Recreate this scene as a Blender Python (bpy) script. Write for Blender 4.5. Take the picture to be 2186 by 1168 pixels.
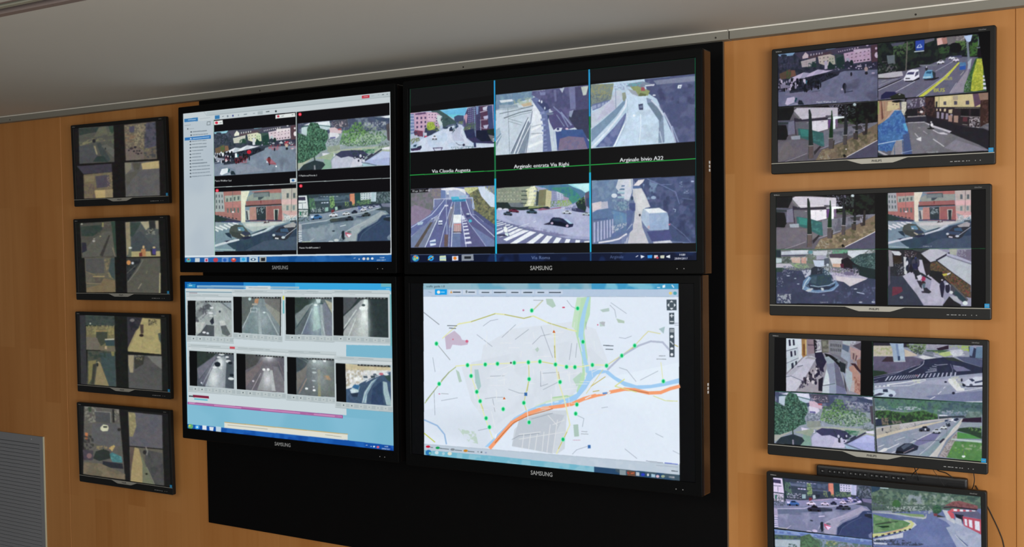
import bpy, bmesh, math, random
import numpy as np
from mathutils import Matrix, Vector

# ------------------------------------------------------------ camera
scene = bpy.context.scene
col = scene.collection
for o in list(bpy.data.objects):
    bpy.data.objects.remove(o)
ZO = 1.60                                   # height of the wall's reference line above the floor
F_PX = 2362.9
CAM = (3.22143, -2.94389, 0.0786 + ZO)
YAW, PIT, ROL = -0.557316, -0.029056, -0.014933
def rows():
    c, s = math.cos(YAW), math.sin(YAW); A = Matrix(((c, -s, 0), (s, c, 0), (0, 0, 1)))
    c, s = math.cos(PIT), math.sin(PIT); B = Matrix(((1, 0, 0), (0, c, s), (0, -s, c)))
    c, s = math.cos(ROL), math.sin(ROL); D = Matrix(((c, 0, s), (0, 1, 0), (-s, 0, c)))
    return D @ B @ A
Mr = rows()
cd = bpy.data.cameras.new('camera'); cam = bpy.data.objects.new('camera', cd); col.objects.link(cam)
r_, f_, u_ = Mr[0], Mr[1], Mr[2]
cam.matrix_world = Matrix(((r_[0], u_[0], -f_[0], CAM[0]), (r_[1], u_[1], -f_[1], CAM[1]),
                           (r_[2], u_[2], -f_[2], CAM[2]), (0, 0, 0, 1)))
cd.sensor_width = 36.0; cd.lens = 36.0 * F_PX / 2186.0; cd.clip_start = 0.05
scene.camera = cam

# ------------------------------------------------------------ light, world, exposure
scene.view_settings.view_transform = 'Standard'; scene.view_settings.look = 'None'
scene.view_settings.exposure = 0.0; scene.view_settings.gamma = 1.0
scene.view_settings.use_curve_mapping = False
w = bpy.data.worlds.new('world'); scene.world = w; w.use_nodes = True
bg = w.node_tree.nodes['Background']; bg.inputs[0].default_value = (0.93, 0.97, 1.0, 1); bg.inputs[1].default_value = 0.09
def area(name, loc, target, sx, sy, power, colr):
    d = bpy.data.lights.new(name, 'AREA'); d.shape = 'RECTANGLE'; d.size = sx; d.size_y = sy
    d.energy = power; d.color = colr
    o = bpy.data.objects.new(name, d); col.objects.link(o); o.location = loc
    o.rotation_euler = (Vector(target) - Vector(loc)).to_track_quat('-Z', 'Y').to_euler()
    return o
# daylight through the windows on the right of the room, and the ceiling lamps behind the camera
area('window_daylight', (5.4, -3.9, 1.35), (0.9, 0.0, 1.60), 2.6, 1.3, 146, (0.97, 0.98, 1.0))
area('room_lamps', (1.6, -3.2, 1.95), (1.5, 0.0, 1.45), 2.0, 0.5, 14, (1.0, 0.95, 0.86))

# ------------------------------------------------------------ materials
def lin(h):
    h = h.lstrip('#'); v = [int(h[i:i+2], 16) / 255 for i in (0, 2, 4)]
    return tuple((x / 12.92 if x <= .04045 else ((x + .055) / 1.055) ** 2.4) for x in v) + (1,)
def mat(name, hexc, rough=.5, metal=0, spec=.5, bump=0, bscale=200, var=0, vscale=8, coat=0):
    m = bpy.data.materials.new(name); m.use_nodes = True; nt = m.node_tree; b = nt.nodes['Principled BSDF']
    b.inputs['Base Color'].default_value = lin(hexc); b.inputs['Roughness'].default_value = rough
    b.inputs['Metallic'].default_value = metal; b.inputs['Specular IOR Level'].default_value = spec
    b.inputs['Coat Weight'].default_value = coat
    tc = nt.nodes.new('ShaderNodeTexCoord')
    if var:
        n = nt.nodes.new('ShaderNodeTexNoise'); n.inputs['Scale'].default_value = vscale; n.inputs['Detail'].default_value = 4
        mx = nt.nodes.new('ShaderNodeMix'); mx.data_type = 'RGBA'
        c = lin(hexc); mx.inputs[6].default_value = tuple(x * (1 - var) for x in c[:3]) + (1,)
        mx.inputs[7].default_value = tuple(min(1, x * (1 + var)) for x in c[:3]) + (1,)
        nt.links.new(tc.outputs['Object'], n.inputs['Vector']); nt.links.new(n.outputs['Fac'], mx.inputs[0])
        nt.links.new(mx.outputs[2], b.inputs['Base Color'])
    if bump:
        n2 = nt.nodes.new('ShaderNodeTexNoise'); n2.inputs['Scale'].default_value = bscale
        bp = nt.nodes.new('ShaderNodeBump'); bp.inputs['Strength'].default_value = bump; bp.inputs['Distance'].default_value = .001
        nt.links.new(tc.outputs['Object'], n2.inputs['Vector']); nt.links.new(n2.outputs['Fac'], bp.inputs['Height'])
        nt.links.new(bp.outputs['Normal'], b.inputs['Normal'])
    return m
def wood():
    m = bpy.data.materials.new('beech_veneer'); m.use_nodes = True; nt = m.node_tree; N = nt.nodes; L = nt.links
    b = N['Principled BSDF']; b.inputs['Roughness'].default_value = .42; b.inputs['Specular IOR Level'].default_value = .35
    tc = N.new('ShaderNodeTexCoord'); sp = N.new('ShaderNodeSeparateXYZ'); L.new(tc.outputs['Object'], sp.inputs[0])
    cb = N.new('ShaderNodeCombineXYZ'); L.new(sp.outputs['Z'], cb.inputs[0]); L.new(sp.outputs['X'], cb.inputs[1])
    br = N.new('ShaderNodeTexBrick'); L.new(cb.outputs[0], br.inputs['Vector'])
    br.inputs['Color1'].default_value = (0, 0, 0, 1); br.inputs['Color2'].default_value = (1, 1, 1, 1); br.inputs['Mortar'].default_value = (.5, .5, .5, 1)
    br.inputs['Scale'].default_value = 1; br.inputs['Mortar Size'].default_value = 0.0; br.inputs['Bias'].default_value = 0
    br.inputs['Brick Width'].default_value = .62; br.inputs['Row Height'].default_value = .105; br.offset = .37
    mp = N.new('ShaderNodeMapping'); mp.inputs['Scale'].default_value = (55, 55, 1.6); L.new(tc.outputs['Object'], mp.inputs[0])
    n1 = N.new('ShaderNodeTexNoise'); n1.inputs['Scale'].default_value = 1; n1.inputs['Detail'].default_value = 5; L.new(mp.outputs[0], n1.inputs['Vector'])
    mp2 = N.new('ShaderNodeMapping'); mp2.inputs['Scale'].default_value = (9, 9, .5); L.new(tc.outputs['Object'], mp2.inputs[0])
    n2 = N.new('ShaderNodeTexNoise'); n2.inputs['Scale'].default_value = 1; n2.inputs['Detail'].default_value = 2; L.new(mp2.outputs[0], n2.inputs['Vector'])
    rp = N.new('ShaderNodeValToRGB'); e = rp.color_ramp.elements
    e[0].position = .25; e[0].color = lin('b47538'); e[1].position = .78; e[1].color = lin('d19659')
    def mth(op, a, bb):
        q = N.new('ShaderNodeMath'); q.operation = op
        for i, x in enumerate((a, bb)):
            if isinstance(x, (int, float)): q.inputs[i].default_value = x
            else: L.new(x, q.inputs[i])
        return q.outputs[0]
    s = mth('ADD', mth('MULTIPLY', br.outputs['Color'], .2), mth('ADD', mth('MULTIPLY', n1.outputs['Fac'], .22), mth('MULTIPLY', n2.outputs['Fac'], .5)))
    L.new(s, rp.inputs[0]); L.new(rp.outputs[0], b.inputs['Base Color'])
    return m
M = dict(
    wood=wood(),
    ceil=mat('ceiling_paint', 'cfccc3', .9, var=.03, vscale=2), trim=mat('trim_paint', '8a877c', .6),
    bead=mat('trim_bead', 'f0ece0', .5), slot=mat('diffuser_black', '0c0a0a', .6), slotf=mat('diffuser_frame', '8b7d78', .5),
    slotw=mat('diffuser_rail', '9f9f8f', .5),
    panel=mat('black_board', '050506', .6, spec=.12, bump=.15, bscale=300), edge=mat('panel_edge', '6a5844', .6),
    bez=mat('bezel_black', '090a0b', .42, spec=.1, bump=.1, bscale=900), bezb=mat('rear_black', '0b0b0c', .5),
    side=mat('gloss_side', '0e0a09', .2, spec=.7),
    phb=mat('monitor_bezel', '1b1c1c', .42, spec=.3, bump=.1, bscale=900), silver=mat('silver_trim', 'b4b2a8', .4, metal=.3),
    logo=mat('logo_silver', 'b5b8ba', .4, metal=.2), phtxt=mat('logo_dark', '3a3a38', .5), mark=mat('white_print', 'a2a3a3', .6), white=mat('white_label', 'e4e4e0', .5),
    cyan=mat('cyan_sticker', '1c9ad6', .4), mount=mat('mount_steel', '1a1a1b', .5, metal=.4),
    grille=mat('grey_steel', '8c8e92', .5, spec=.4, var=.05, vscale=3), gedge=mat('pale_edge', 'd8d8bd', .4), gback=mat('grille_back', '3a3d40', .8),
    key=mat('key_plastic', '131314', .5), kb=mat('keyboard_plastic', '222223', .4, spec=.5), cable=mat('black_cable', '0a0909', .5),
    floor=mat('floor_carpet', 'b3aea5', .95, var=.1, vscale=40), screw=mat('dark_screw', '2c2620', .5))
def screen_mat(name, strength, tint=(1, 1, 1)):
    m = bpy.data.materials.new(name); m.use_nodes = True; nt = m.node_tree; b = nt.nodes['Principled BSDF']
    a = nt.nodes.new('ShaderNodeAttribute'); a.attribute_name = 'picture'
    b.inputs['Base Color'].default_value = (.002, .002, .002, 1); b.inputs['Roughness'].default_value = .35
    b.inputs['Specular IOR Level'].default_value = .08
    nt.links.new(a.outputs['Color'], b.inputs['Emission Color']); b.inputs['Emission Strength'].default_value = strength
    return m
M['lcd'] = screen_mat('lit_lcd', 1.0)

# ------------------------------------------------------------ helpers
def kind(o, k='structure'):
    o['kind'] = k; return o
def link(name, bm, m, parent=None, smooth=False):
    me = bpy.data.meshes.new(name); bm.normal_update(); bm.to_mesh(me); bm.free()
    if smooth:
        for p in me.polygons: p.use_smooth = True
    for x in (m if isinstance(m, (list, tuple)) else [m]): me.materials.append(x)
    o = bpy.data.objects.new(name, me); col.objects.link(o); o.parent = parent
    return o
def box(bm, x0, x1, y0, y1, z0, z1, bev=0, seg=2, mi=0):
    r = bmesh.ops.create_cube(bm, size=1); vs = r['verts']
    for v in vs:
        v.co = Vector((x0 + (v.co.x + .5) * (x1 - x0), y0 + (v.co.y + .5) * (y1 - y0), z0 + (v.co.z + .5) * (z1 - z0)))
    fs = {f for v in vs for f in v.link_faces}
    for f in fs: f.material_index = mi
    if bev:
        es = list({e for v in vs for e in v.link_edges})
        bmesh.ops.bevel(bm, geom=es, offset=bev, segments=seg, affect='EDGES', profile=.6)
    return bm
def B(*a, **k): return box(bmesh.new(), *a, **k)
def ring(bm, ox0, ox1, oz0, oz1, ix0, ix1, iz0, iz1, yf, yb, yin, r=.004, lip=.0015):
    """picture frame profile: outer wall, rounded front edge, flat front, inner chamfer down to the glass"""
    def rc(x0, x1, z0, z1, y, rad, n=4):
        vs = []
        for cx, cz, a0 in ((x1 - rad, z1 - rad, 0), (x0 + rad, z1 - rad, 90), (x0 + rad, z0 + rad, 180), (x1 - rad, z0 + rad, 270)):
            for k in range(n + 1):
                a = math.radians(a0 + 90 * k / n); vs.append(bm.verts.new((cx + rad * math.cos(a), y, cz + rad * math.sin(a))))
        return vs
    R = max(r, .001)
    L = [rc(ox0 + .001, ox1 - .001, oz0 + .001, oz1 - .001, yb, R), rc(ox0, ox1, oz0, oz1, yb - .001, R), rc(ox0, ox1, oz0, oz1, yf + .002, R),
         rc(ox0 + .0006, ox1 - .0006, oz0 + .0006, oz1 - .0006, yf + .0006, R), rc(ox0 + .002, ox1 - .002, oz0 + .002, oz1 - .002, yf, R),
         rc(ix0 - lip, ix1 + lip, iz0 - lip, iz1 + lip, yf, .001), rc(ix0, ix1, iz0, iz1, yf + .0008, .0005), rc(ix0, ix1, iz0, iz1, yin, .0005)]
    for a, b in zip(L, L[1:]):
        n = len(a)
        for i in range(n): bm.faces.new((a[i], a[(i + 1) % n], b[(i + 1) % n], b[i]))
    bm.faces.new(L[0]); bmesh.ops.recalc_face_normals(bm, faces=bm.faces)
    return bm
def empty(name, loc, rot=(0, 0, 0)):
    o = bpy.data.objects.new(name, None); col.objects.link(o); o.location = loc
    o.rotation_euler = rot; o.empty_display_size = .1
    return o
def tag(o, label, cat, group=None):
    o['label'] = label; o['category'] = cat
    if group: o['group'] = group
    return o
_tm = {}
def text_mesh(s):
    """Triangles of a string set in Blender's font: unit cap height, starting at x=0."""
    if s not in _tm:
        c = bpy.data.curves.new('t', 'FONT'); c.body = s; c.size = 1.0; c.resolution_u = 2
        o = bpy.data.objects.new('t', c); me = bpy.data.meshes.new_from_object(o)
        me.calc_loop_triangles()
        v = np.array([x.co[:2] for x in me.vertices]).reshape(-1, 2); t = np.array([x.vertices[:] for x in me.loop_triangles]).reshape(-1, 3)
        v = v / .73
        _tm[s] = (v, t); bpy.data.objects.remove(o); bpy.data.curves.remove(c); bpy.data.meshes.remove(me)
    return _tm[s]
def text_obj(name, s, h, loc, m, parent, center=True, wf=1.0, bold=0, rotz=0):
    v, t = text_mesh(s); bm = bmesh.new(); x0, x1 = v[:, 0].min(), v[:, 0].max()
    off = (x0 + x1) / 2 if center else x0
    ca, sa = math.cos(rotz), math.sin(rotz)
    sh = [(0, 0)] if not bold else [(-bold, 0), (bold, 0), (0, bold), (0, -bold)]
    for k, (dx, dz) in enumerate(sh):
        vs = [bm.verts.new((loc[0] + ((a - off) * h * wf + dx) * ca, loc[1] - k * .00002 + ((a - off) * h * wf + dx) * sa, loc[2] + b * h + dz)) for a, b in v]
        for q in t:
            try: bm.faces.new([vs[i] for i in q])
            except ValueError: pass
    return link(name, bm, m, parent)
def tube(name, pts, r, m, parent=None, n=8, res=6):
    P = [Vector(p) for p in pts]; Q = []
    for i in range(len(P) - 1):
        p0, p1, p2, p3 = P[max(i - 1, 0)], P[i], P[i + 1], P[min(i + 2, len(P) - 1)]
        for k in range(res):
            t = k / res
            Q.append(.5 * ((2 * p1) + (p2 - p0) * t + (2 * p0 - 5 * p1 + 4 * p2 - p3) * t * t + (3 * p1 - p0 - 3 * p2 + p3) * t ** 3))
    Q.append(P[-1]); bm = bmesh.new(); prev = None; rings = []
    for i, q in enumerate(Q):
        d = (Q[min(i + 1, len(Q) - 1)] - Q[max(i - 1, 0)]).normalized()
        a = d.cross(Vector((0, 1, 0))); a = a.normalized() if a.length > 1e-4 else Vector((1, 0, 0)); b = d.cross(a)
        rings.append([bm.verts.new(q + (a * math.cos(6.2832 * k / n) + b * math.sin(6.2832 * k / n)) * r) for k in range(n)])
    for a, b in zip(rings, rings[1:]):
        for k in range(n): bm.faces.new((a[k], a[(k + 1) % n], b[(k + 1) % n], b[k]))
    bm.faces.new(rings[0]); bm.faces.new(rings[-1][::-1]); bmesh.ops.recalc_face_normals(bm, faces=bm.faces)
    return link(name, bm, m, parent, smooth=True)

# ------------------------------------------------------------ the room
WY = .055                                   # front face of the veneered wall
bm = bmesh.new()
for x0, x1 in ((-2.6, -.9005), (-.8985, 2.8290), (2.8298, 4.6)):
    box(bm, x0, x1, WY, WY + .03, 0, .70 + ZO, bev=.0012, seg=1)
box(bm, -2.6, 4.6, WY + .03, WY + .12, 0, .70 + ZO)
kind(link('wall_back', bm, M['wood']))
kind(link('floor', B(-2.6, 5.2, -5.2, WY + .12, -.06, 0), M['floor']))
CZ = .660 + ZO
bm = bmesh.new()
box(bm, -2.6, 5.2, -1.245, .028, CZ, CZ + .06); box(bm, -2.6, 5.2, -5.2, -1.345, CZ, CZ + .06)
kind(link('ceiling', bm, M['ceil']))
# slot diffuser in the ceiling: outer flange, two black slots and the rail between them
dif = empty('slot_diffuser', (0, -1.295, CZ))
tag(dif, 'long linear air slot with two black gaps, recessed in the grey ceiling', 'air vent')
bm = bmesh.new(); box(bm, -2.5, 5.0, .028, .050, .0, .014); box(bm, -2.5, 5.0, -.050, -.040, .0, .014); link('frame', bm, M['slotf'], dif)
link('slot_rail', B(-2.5, 5.0, -.022, -.008, .0, .012), M['slotw'], dif)
link('slot_back', B(-2.5, 5.0, -.0495, .0495, .016, .05), M['slot'], dif)
for i, (x0, x1) in enumerate(((-2.6, 2.0965), (2.1000, 4.6))):
    bm = bmesh.new(); box(bm, x0, x1, .022, WY - .0005, CZ - .0255, CZ - .003, bev=.001, seg=1)
    box(bm, x0, x1, .016, .026, CZ - .0035, CZ - .0002, mi=1)  # thin strip whose pale colour stands for light catching the trim's top edge
    for sx_ in ((-1.2, .3, 1.2, 2.06) if i == 0 else (2.6,)):
        bmesh.ops.create_cone(bm, cap_ends=True, segments=10, radius1=.0028, radius2=.0028, depth=.001, matrix=Matrix.Translation((sx_, .0219, CZ - .0175)) @ Matrix.Rotation(math.pi / 2, 4, 'X'))
        for f in bm.faces[-12:] if hasattr(bm.faces, 'ensure_lookup_table') and not bm.faces.ensure_lookup_table() else []: f.material_index = 2
    kind(link('trim_%d' % (i + 1), bm, [M['trim'], M['bead'], M['screw']]))

# black board behind the big displays
bp = empty('black_backing_board', (1.011, .0445, -.1785 + ZO))
tag(bp, 'large black board fixed to the wood wall behind the four big displays', 'board')
link('board', B(-1.0562, 1.0600, 0, .010, -.8155, .8130, bev=.0015, seg=1), M['panel'], bp)
bm = bmesh.new(); box(bm, 1.0601, 1.0616, .003, .010, -.8155, .8130); link('edge_strip', bm, M['edge'], bp)

# flush louvred grille, lower left
gr = empty('wall_grille', (-1.335, .0545, -.745 + ZO))
tag(gr, 'grey metal louvred grille on the wood wall at lower left', 'grille')
gx0, gx1 = -.265, .265
bm = bmesh.new(); box(bm, gx0, gx1, -.005, 0, -.034, 0); box(bm, gx0, gx1, -.005, 0, -.75, -.716)
box(bm, gx0, gx0 + .026, -.005, 0, -.716, -.034); box(bm, gx1 - .026, gx1, -.005, 0, -.716, -.034); link('frame', bm, M['grille'], gr)
bm = bmesh.new()
for k in range(41):
    z = -.038 - k * .01655
    v = [bm.verts.new(c) for c in ((gx0 + .024, -.0045, z - .013), (gx1 - .024, -.0045, z - .013), (gx1 - .024, -.0006, z), (gx0 + .024, -.0006, z),
         (gx0 + .024, -.0036, z - .0135), (gx1 - .024, -.0036, z - .0135), (gx1 - .024, -.0002, z + .0004), (gx0 + .024, -.0002, z + .0004))]
    for q in ((0, 1, 2, 3), (4, 7, 6, 5), (0, 4, 5, 1), (2, 6, 7, 3), (0, 3, 7, 4), (1, 5, 6, 2)): bm.faces.new([v[i] for i in q])
link('louvres', bm, M['grille'], gr)
link('backing', B(gx0 + .02, gx1 - .02, -.0002, .0003, -.72, -.03), M['gback'], gr)
link('edge_trim', B(gx1, gx1 + .004, -.006, 0, -.75, .001), M['gedge'], gr)  # narrow right side of the panel, coloured paler than its front
bm = bmesh.new(); bmesh.ops.create_uvsphere(bm, u_segments=8, v_segments=6, radius=.003, matrix=Matrix.Translation((gx1 - .08, -.0052, -.016))); link('screw', bm, M['logo'], gr)

# ------------------------------------------------------------ pictures on the screens
# A small painter: every camera view is drawn as polygons in the plane of its own screen,
# then stored as a colour per vertex of that screen's mesh.
def homo(src, dst):
    A = []; b = []
    for (x, y), (u, v) in zip(src, dst):
        A.append([x, y, 1, 0, 0, 0, -u * x, -u * y]); b.append(u)
        A.append([0, 0, 0, x, y, 1, -v * x, -v * y]); b.append(v)
    return np.append(np.linalg.solve(np.array(A, float), np.array(b, float)), 1).reshape(3, 3)
def hx(c):
    return np.array([int(c[i:i + 2], 16) for i in (0, 2, 4)], np.float32) / 255
def aff(ox, oy, s):
    return np.array([[1 / s, 0, ox], [0, 1 / s, oy], [0, 0, 1.0]])
rng = np.random.default_rng(7)
def vnoise(h, w, cell, seed):
    g = np.random.default_rng(seed); cell = max(cell, 1.2)
    gh, gw = int(h / cell) + 3, int(w / cell) + 3
    G = g.random((gh, gw)).astype(np.float32)
    y = np.arange(h) / cell; x = np.arange(w) / cell; yi = y.astype(int); xi = x.astype(int)
    fy = (y - yi)[:, None].astype(np.float32); fx = (x - xi)[None].astype(np.float32)
    fy = fy * fy * (3 - 2 * fy); fx = fx * fx * (3 - 2 * fx)
    a = G[yi][:, xi]; b = G[yi][:, xi + 1]; c = G[yi + 1][:, xi]; d = G[yi + 1][:, xi + 1]
    return (a * (1 - fx) + b * fx) * (1 - fy) + (c * (1 - fx) + d * fx) * fy
CARB = [(-.5, .12), (-.47, -.12), (-.28, -.2), (-.14, -.48), (.16, -.5), (.34, -.2), (.48, -.1), (.5, .2), (.4, .3), (-.45, .32)]
CARW = [(-.2, -.2), (-.11, -.4), (.13, -.42), (.26, -.2)]
class Canvas:
    def __init__(s, quad, w, h, bgc='08080a', S=2):
        s.w, s.h, s.S = w, h, S
        s.a = np.empty((h * S, w * S, 3), np.float32); s.a[:] = hx(bgc)
        W, H = w * S, h * S
        s.G = homo(quad, [(0, 0), (W, 0), (W, H), (0, H)]); s.M = s.G; s.clip = None; s.gain = np.ones(3, np.float32); s.seed = 1
        s.lift = 0
    def tr(s, pts):
        p = np.asarray(pts, float).reshape(-1, 2); q = np.c_[p, np.ones(len(p))] @ s.M.T
        return q[:, :2] / q[:, 2:]
    def scale(s, x, y):
        q = s.tr([(x, y), (x + 10, y), (x, y + 10)])
        return math.sqrt(abs((q[1, 0] - q[0, 0]) * (q[2, 1] - q[0, 1]) - (q[1, 1] - q[0, 1]) * (q[2, 0] - q[0, 0]))) / 10
    def mask(s, loops):
        """even-odd fill of canvas-space loops; returns (y0, x0, mask)"""
        H, W = s.a.shape[:2]; al = np.concatenate(loops)
        x0, y0 = np.maximum(np.floor(al.min(0)).astype(int), 0); x1, y1 = np.ceil(al.max(0)).astype(int) + 1
        x1, y1 = min(x1, W), min(y1, H)
        if x1 <= x0 or y1 <= y0: return None
        P = np.zeros((y1 - y0, x1 - x0 + 1), np.int32)
        for L in loops:
            N = np.roll(L, -1, 0)
            for (ax, ay), (bx_, by) in zip(L, N):
                if ay == by: continue
                lo, hi = (ay, by) if ay < by else (by, ay)
                r0 = max(int(math.ceil(lo - .5)), y0); r1 = min(int(math.ceil(hi - .5)), y1)
                if r1 <= r0: continue
                r = np.arange(r0, r1); xs = ax + (r + .5 - ay) * (bx_ - ax) / (by - ay)
                c = np.clip(np.ceil(xs - .5).astype(int) - x0, 0, x1 - x0)
                P[r - y0, c] ^= 1
        m = (np.cumsum(P, 1) & 1)[:, :-1].astype(bool)
        if s.clip is not None: m &= s.clip[y0:y1, x0:x1]
        return y0, x0, m
    def fill(s, loops, c, al=1.0):
        k = s.mask(loops)
        if k is None: return
        y0, x0, m = k; v = s.a[y0:y0 + m.shape[0], x0:x0 + m.shape[1]]
        c = np.clip(c * s.gain + s.lift, 0, 1)
        v[m] = v[m] * (1 - al) + c * al
    def poly(s, c, pts, al=1.0): s.fill([s.tr(pts)], c, al)
    def line(s, c, w, pts, al=1.0):
        p = np.asarray(pts, float).reshape(-1, 2)
        for a, b in zip(p, p[1:]):
            d = b - a; n = np.hypot(*d)
            if n == 0: continue
            d = d / n * w / 2; e = np.array([-d[1], d[0]]); a_, b_ = a - d * .5, b + d * .5
            s.fill([s.tr([a_ + e, b_ + e, b_ - e, a_ - e])], c, al)
    def ell(s, c, x, y, rx, ry, al=1.0):
        t = np.linspace(0, 2 * np.pi, 22, endpoint=False)
        s.fill([s.tr(np.c_[x + rx * np.cos(t), y + ry * np.sin(t)])], c, al)
    def noise(s, c, thr, cell, pts, al=1.0, stretch=1.0):
        L = s.tr(pts); k = s.mask([L])
        if k is None: return
        y0, x0, m = k; p = np.asarray(pts, float).reshape(-1, 2).mean(0); sc = s.scale(*p); s.seed += 1
        cell = cell * .7 if cell < 45 else cell; n = .65 * vnoise(*m.shape, cell * sc, s.seed) + .35 * vnoise(*m.shape, cell * sc * .45, s.seed + 500)
        A = np.clip((n - thr) * 6 + .15, 0, 1)[..., None] * m[..., None] * al * .72
        v = s.a[y0:y0 + m.shape[0], x0:x0 + m.shape[1]]; v[:] = v * (1 - A) + np.clip(c * s.gain + s.lift, 0, 1) * A
    def glow(s, c, x, y, rx, ry, al=.8):
        L = s.tr([(x - 2 * rx, y - 2 * ry), (x + 2 * rx, y - 2 * ry), (x + 2 * rx, y + 2 * ry), (x - 2 * rx, y + 2 * ry)]); k = s.mask([L])
        if k is None: return
        y0, x0, m = k; Y, X = np.mgrid[0:m.shape[0], 0:m.shape[1]]; o = s.tr([(x, y), (x + rx, y), (x, y + ry)])
        ex, ey = abs(o[1, 0] - o[0, 0]), abs(o[2, 1] - o[0, 1])
        A = (np.exp(-1.4 * (((X + x0 - o[0, 0]) / ex) ** 2 + ((Y + y0 - o[0, 1]) / ey) ** 2)) * m * al)[..., None]
        v = s.a[y0:y0 + m.shape[0], x0:x0 + m.shape[1]]; v[:] = v * (1 - A) + c * A
    def car(s, c, x, y, L, h, sl=0):
        dark = c * .25; T = lambda P: [(x + a * L, y + b * h + a * abs(L) * sl * (1 if L > 0 else -1)) for a, b in P]
        s.poly(c * .0 + .08, T([(-.52, .15), (.52, .15), (.46, .42), (-.46, .42)]), .6)
        s.poly(c, T(CARB)); s.poly(dark * .8 + .03, T(CARW))
        s.poly(c * .55, T([(-.48, .1), (.49, .1), (.49, .22), (-.48, .24)]), .7)
        for wx in (-.28, .3): s.ell(np.full(3, .05, np.float32), x + wx * L, y + .26 * h + wx * abs(L) * sl * (1 if L > 0 else -1), abs(L) * .075, h * .13)
    def text(s, c, x, y, h, ang, wf, st, al=1.0):
        v, t = text_mesh(st); q = np.c_[x + v[:, 0] * h * wf, y - v[:, 1] * h + v[:, 0] * h * wf * ang]
        for dx in (-.035, .035):
            Q = s.tr(q + np.array([dx * h, 0])); s.fill([Q[i] for i in t], c, al)
    def wins(s, c, nx, ny, fx, fy, quad):
        q = np.asarray(quad, float).reshape(4, 2); Hm = homo([(0, 0), (1, 0), (1, 1), (0, 1)], q)
        for i in range(nx):
            for j in range(ny):
                u0, v0 = (i + .5 - fx / 2) / nx, (j + .5 - fy / 2) / ny; u1, v1 = u0 + fx / nx, v0 + fy / ny
                P = np.array([(u0, v0, 1), (u1, v0, 1), (u1, v1, 1), (u0, v1, 1)]) @ Hm.T
                s.poly(c, P[:, :2] / P[:, 2:])
    def specks(s, cols, n, rx, ry, pts):
        """n small upright marks (people, parked cars) spread over a quad"""
        q = np.asarray(pts, float).reshape(-1, 2); Hm = homo([(0, 0), (1, 0), (1, 1), (0, 1)], q[:4]); s.seed += 1
        g = np.random.default_rng(s.seed)
        for _ in range(n):
            P = Hm @ [g.random(), g.random(), 1]; P = P[:2] / P[2]; k = .6 + .8 * g.random()
            s.ell(hx(cols[g.integers(len(cols))]), P[0], P[1], rx * k, ry * k)
    def run(s, txt, base, sq=None, dst=None, gain=(1, 1, 1), lift=0.0, grain=.032, seed=None, soft=4, sat=.80, chroma=.02):
        s.gain = np.array(gain, np.float32); s.lift = lift
        if seed: s.seed = seed
        q = None
        if sq is not None:
            sq = np.asarray(sq, float).reshape(4, 2)
            if dst is None:
                d = np.c_[sq, np.ones(4)] @ base.T; d = d[:, :2]
                s.M = s.G @ base
            else:
                d = np.asarray(dst, float).reshape(4, 2); s.M = s.G @ homo(sq, d)
            s.clip = None; Gd = np.c_[d, np.ones(4)] @ s.G.T; L = Gd[:, :2] / Gd[:, 2:]
            k = s.mask([L]); cl = np.zeros(s.a.shape[:2], bool); cl[k[0]:k[0] + k[2].shape[0], k[1]:k[1] + k[2].shape[1]] = k[2]; s.clip = cl
        else:
            s.M = s.G @ base; s.clip = None
        for ln in txt.strip().splitlines():
            ln = ln.strip()
            if not ln or ln[0] == '#': continue
            t = ln.split(); op = t[0]; al = 1.0
            if op[0] == '~': al = .5; op = op[1:]
            c = hx(t[1])
            f = lambda i, j=None: [float(z) for z in t[i:j]]
            if op == 'f': s.fill([np.array([(0, 0), (s.a.shape[1], 0), (s.a.shape[1], s.a.shape[0]), (0, s.a.shape[0])], float)], c, al)
            elif op == 'p': s.poly(c, np.reshape(f(2), (-1, 2)), al)
            elif op == 'l': s.line(c, float(t[2]), f(3), al)
            elif op == 'e': s.ell(c, *f(2, 6), al)
            elif op == 'n': s.noise(c, float(t[2]), float(t[3]), np.reshape(f(4), (-1, 2)), al)
            elif op == 'c': s.car(c, *f(2))
            elif op == 'w': s.wins(c, int(t[2]), int(t[3]), float(t[4]), float(t[5]), f(6))
            elif op == 'g': s.glow(c, *f(2))
            elif op == 'm': s.specks(t[1].split(','), int(t[2]), float(t[3]), float(t[4]), f(5))
            elif op == 't': s.text(c, *f(2, 7), ' '.join(t[7:]), al)
        if s.clip is not None and grain:
            ys, xs = np.where(s.clip.any(1))[0], np.where(s.clip.any(0))[0]
            sl = (slice(ys[0], ys[-1] + 1), slice(xs[0], xs[-1] + 1)); R = s.a[sl].copy(); m = s.clip[sl]
            p = R.copy()
            for _ in range(soft):
                q = np.pad(p, ((1, 1), (1, 1), (0, 0)), 'edge'); p = (q[:-2, 1:-1] + q[2:, 1:-1] + q[1:-1, :-2] + q[1:-1, 2:] + 2 * q[1:-1, 1:-1]) / 6
            g = p.mean(-1, keepdims=True); p = g + (p - g) * sat
            h, w = m.shape
            n = (vnoise(h, w, 5, s.seed + 90) + .8 * vnoise(h, w, 2.6, s.seed + 91) + 1.1 * vnoise(h, w, 17, s.seed + 92) - 1.45)[..., None]
            ch = np.stack([vnoise(h, w, 13, s.seed + 93 + i) for i in range(3)], -1) - .5
            p = p * (1 + n * grain * 1.5) + ch * chroma + n * .006
            R[m] = p[m]; s.a[sl] = np.clip(R, 0, 1)
        s.clip = None; s.gain = np.ones(3, np.float32); s.lift = 0
    def done(s):
        a = s.a.reshape(s.h, s.S, s.w, s.S, 3).mean((1, 3)); p = np.pad(a, ((1, 1), (1, 1), (0, 0)), 'edge')
        b = (p[:-2, 1:-1] + p[2:, 1:-1] + p[1:-1, :-2] + p[1:-1, 2:] + 4 * a) / 8
        return np.clip(b, 0, 1)
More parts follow.
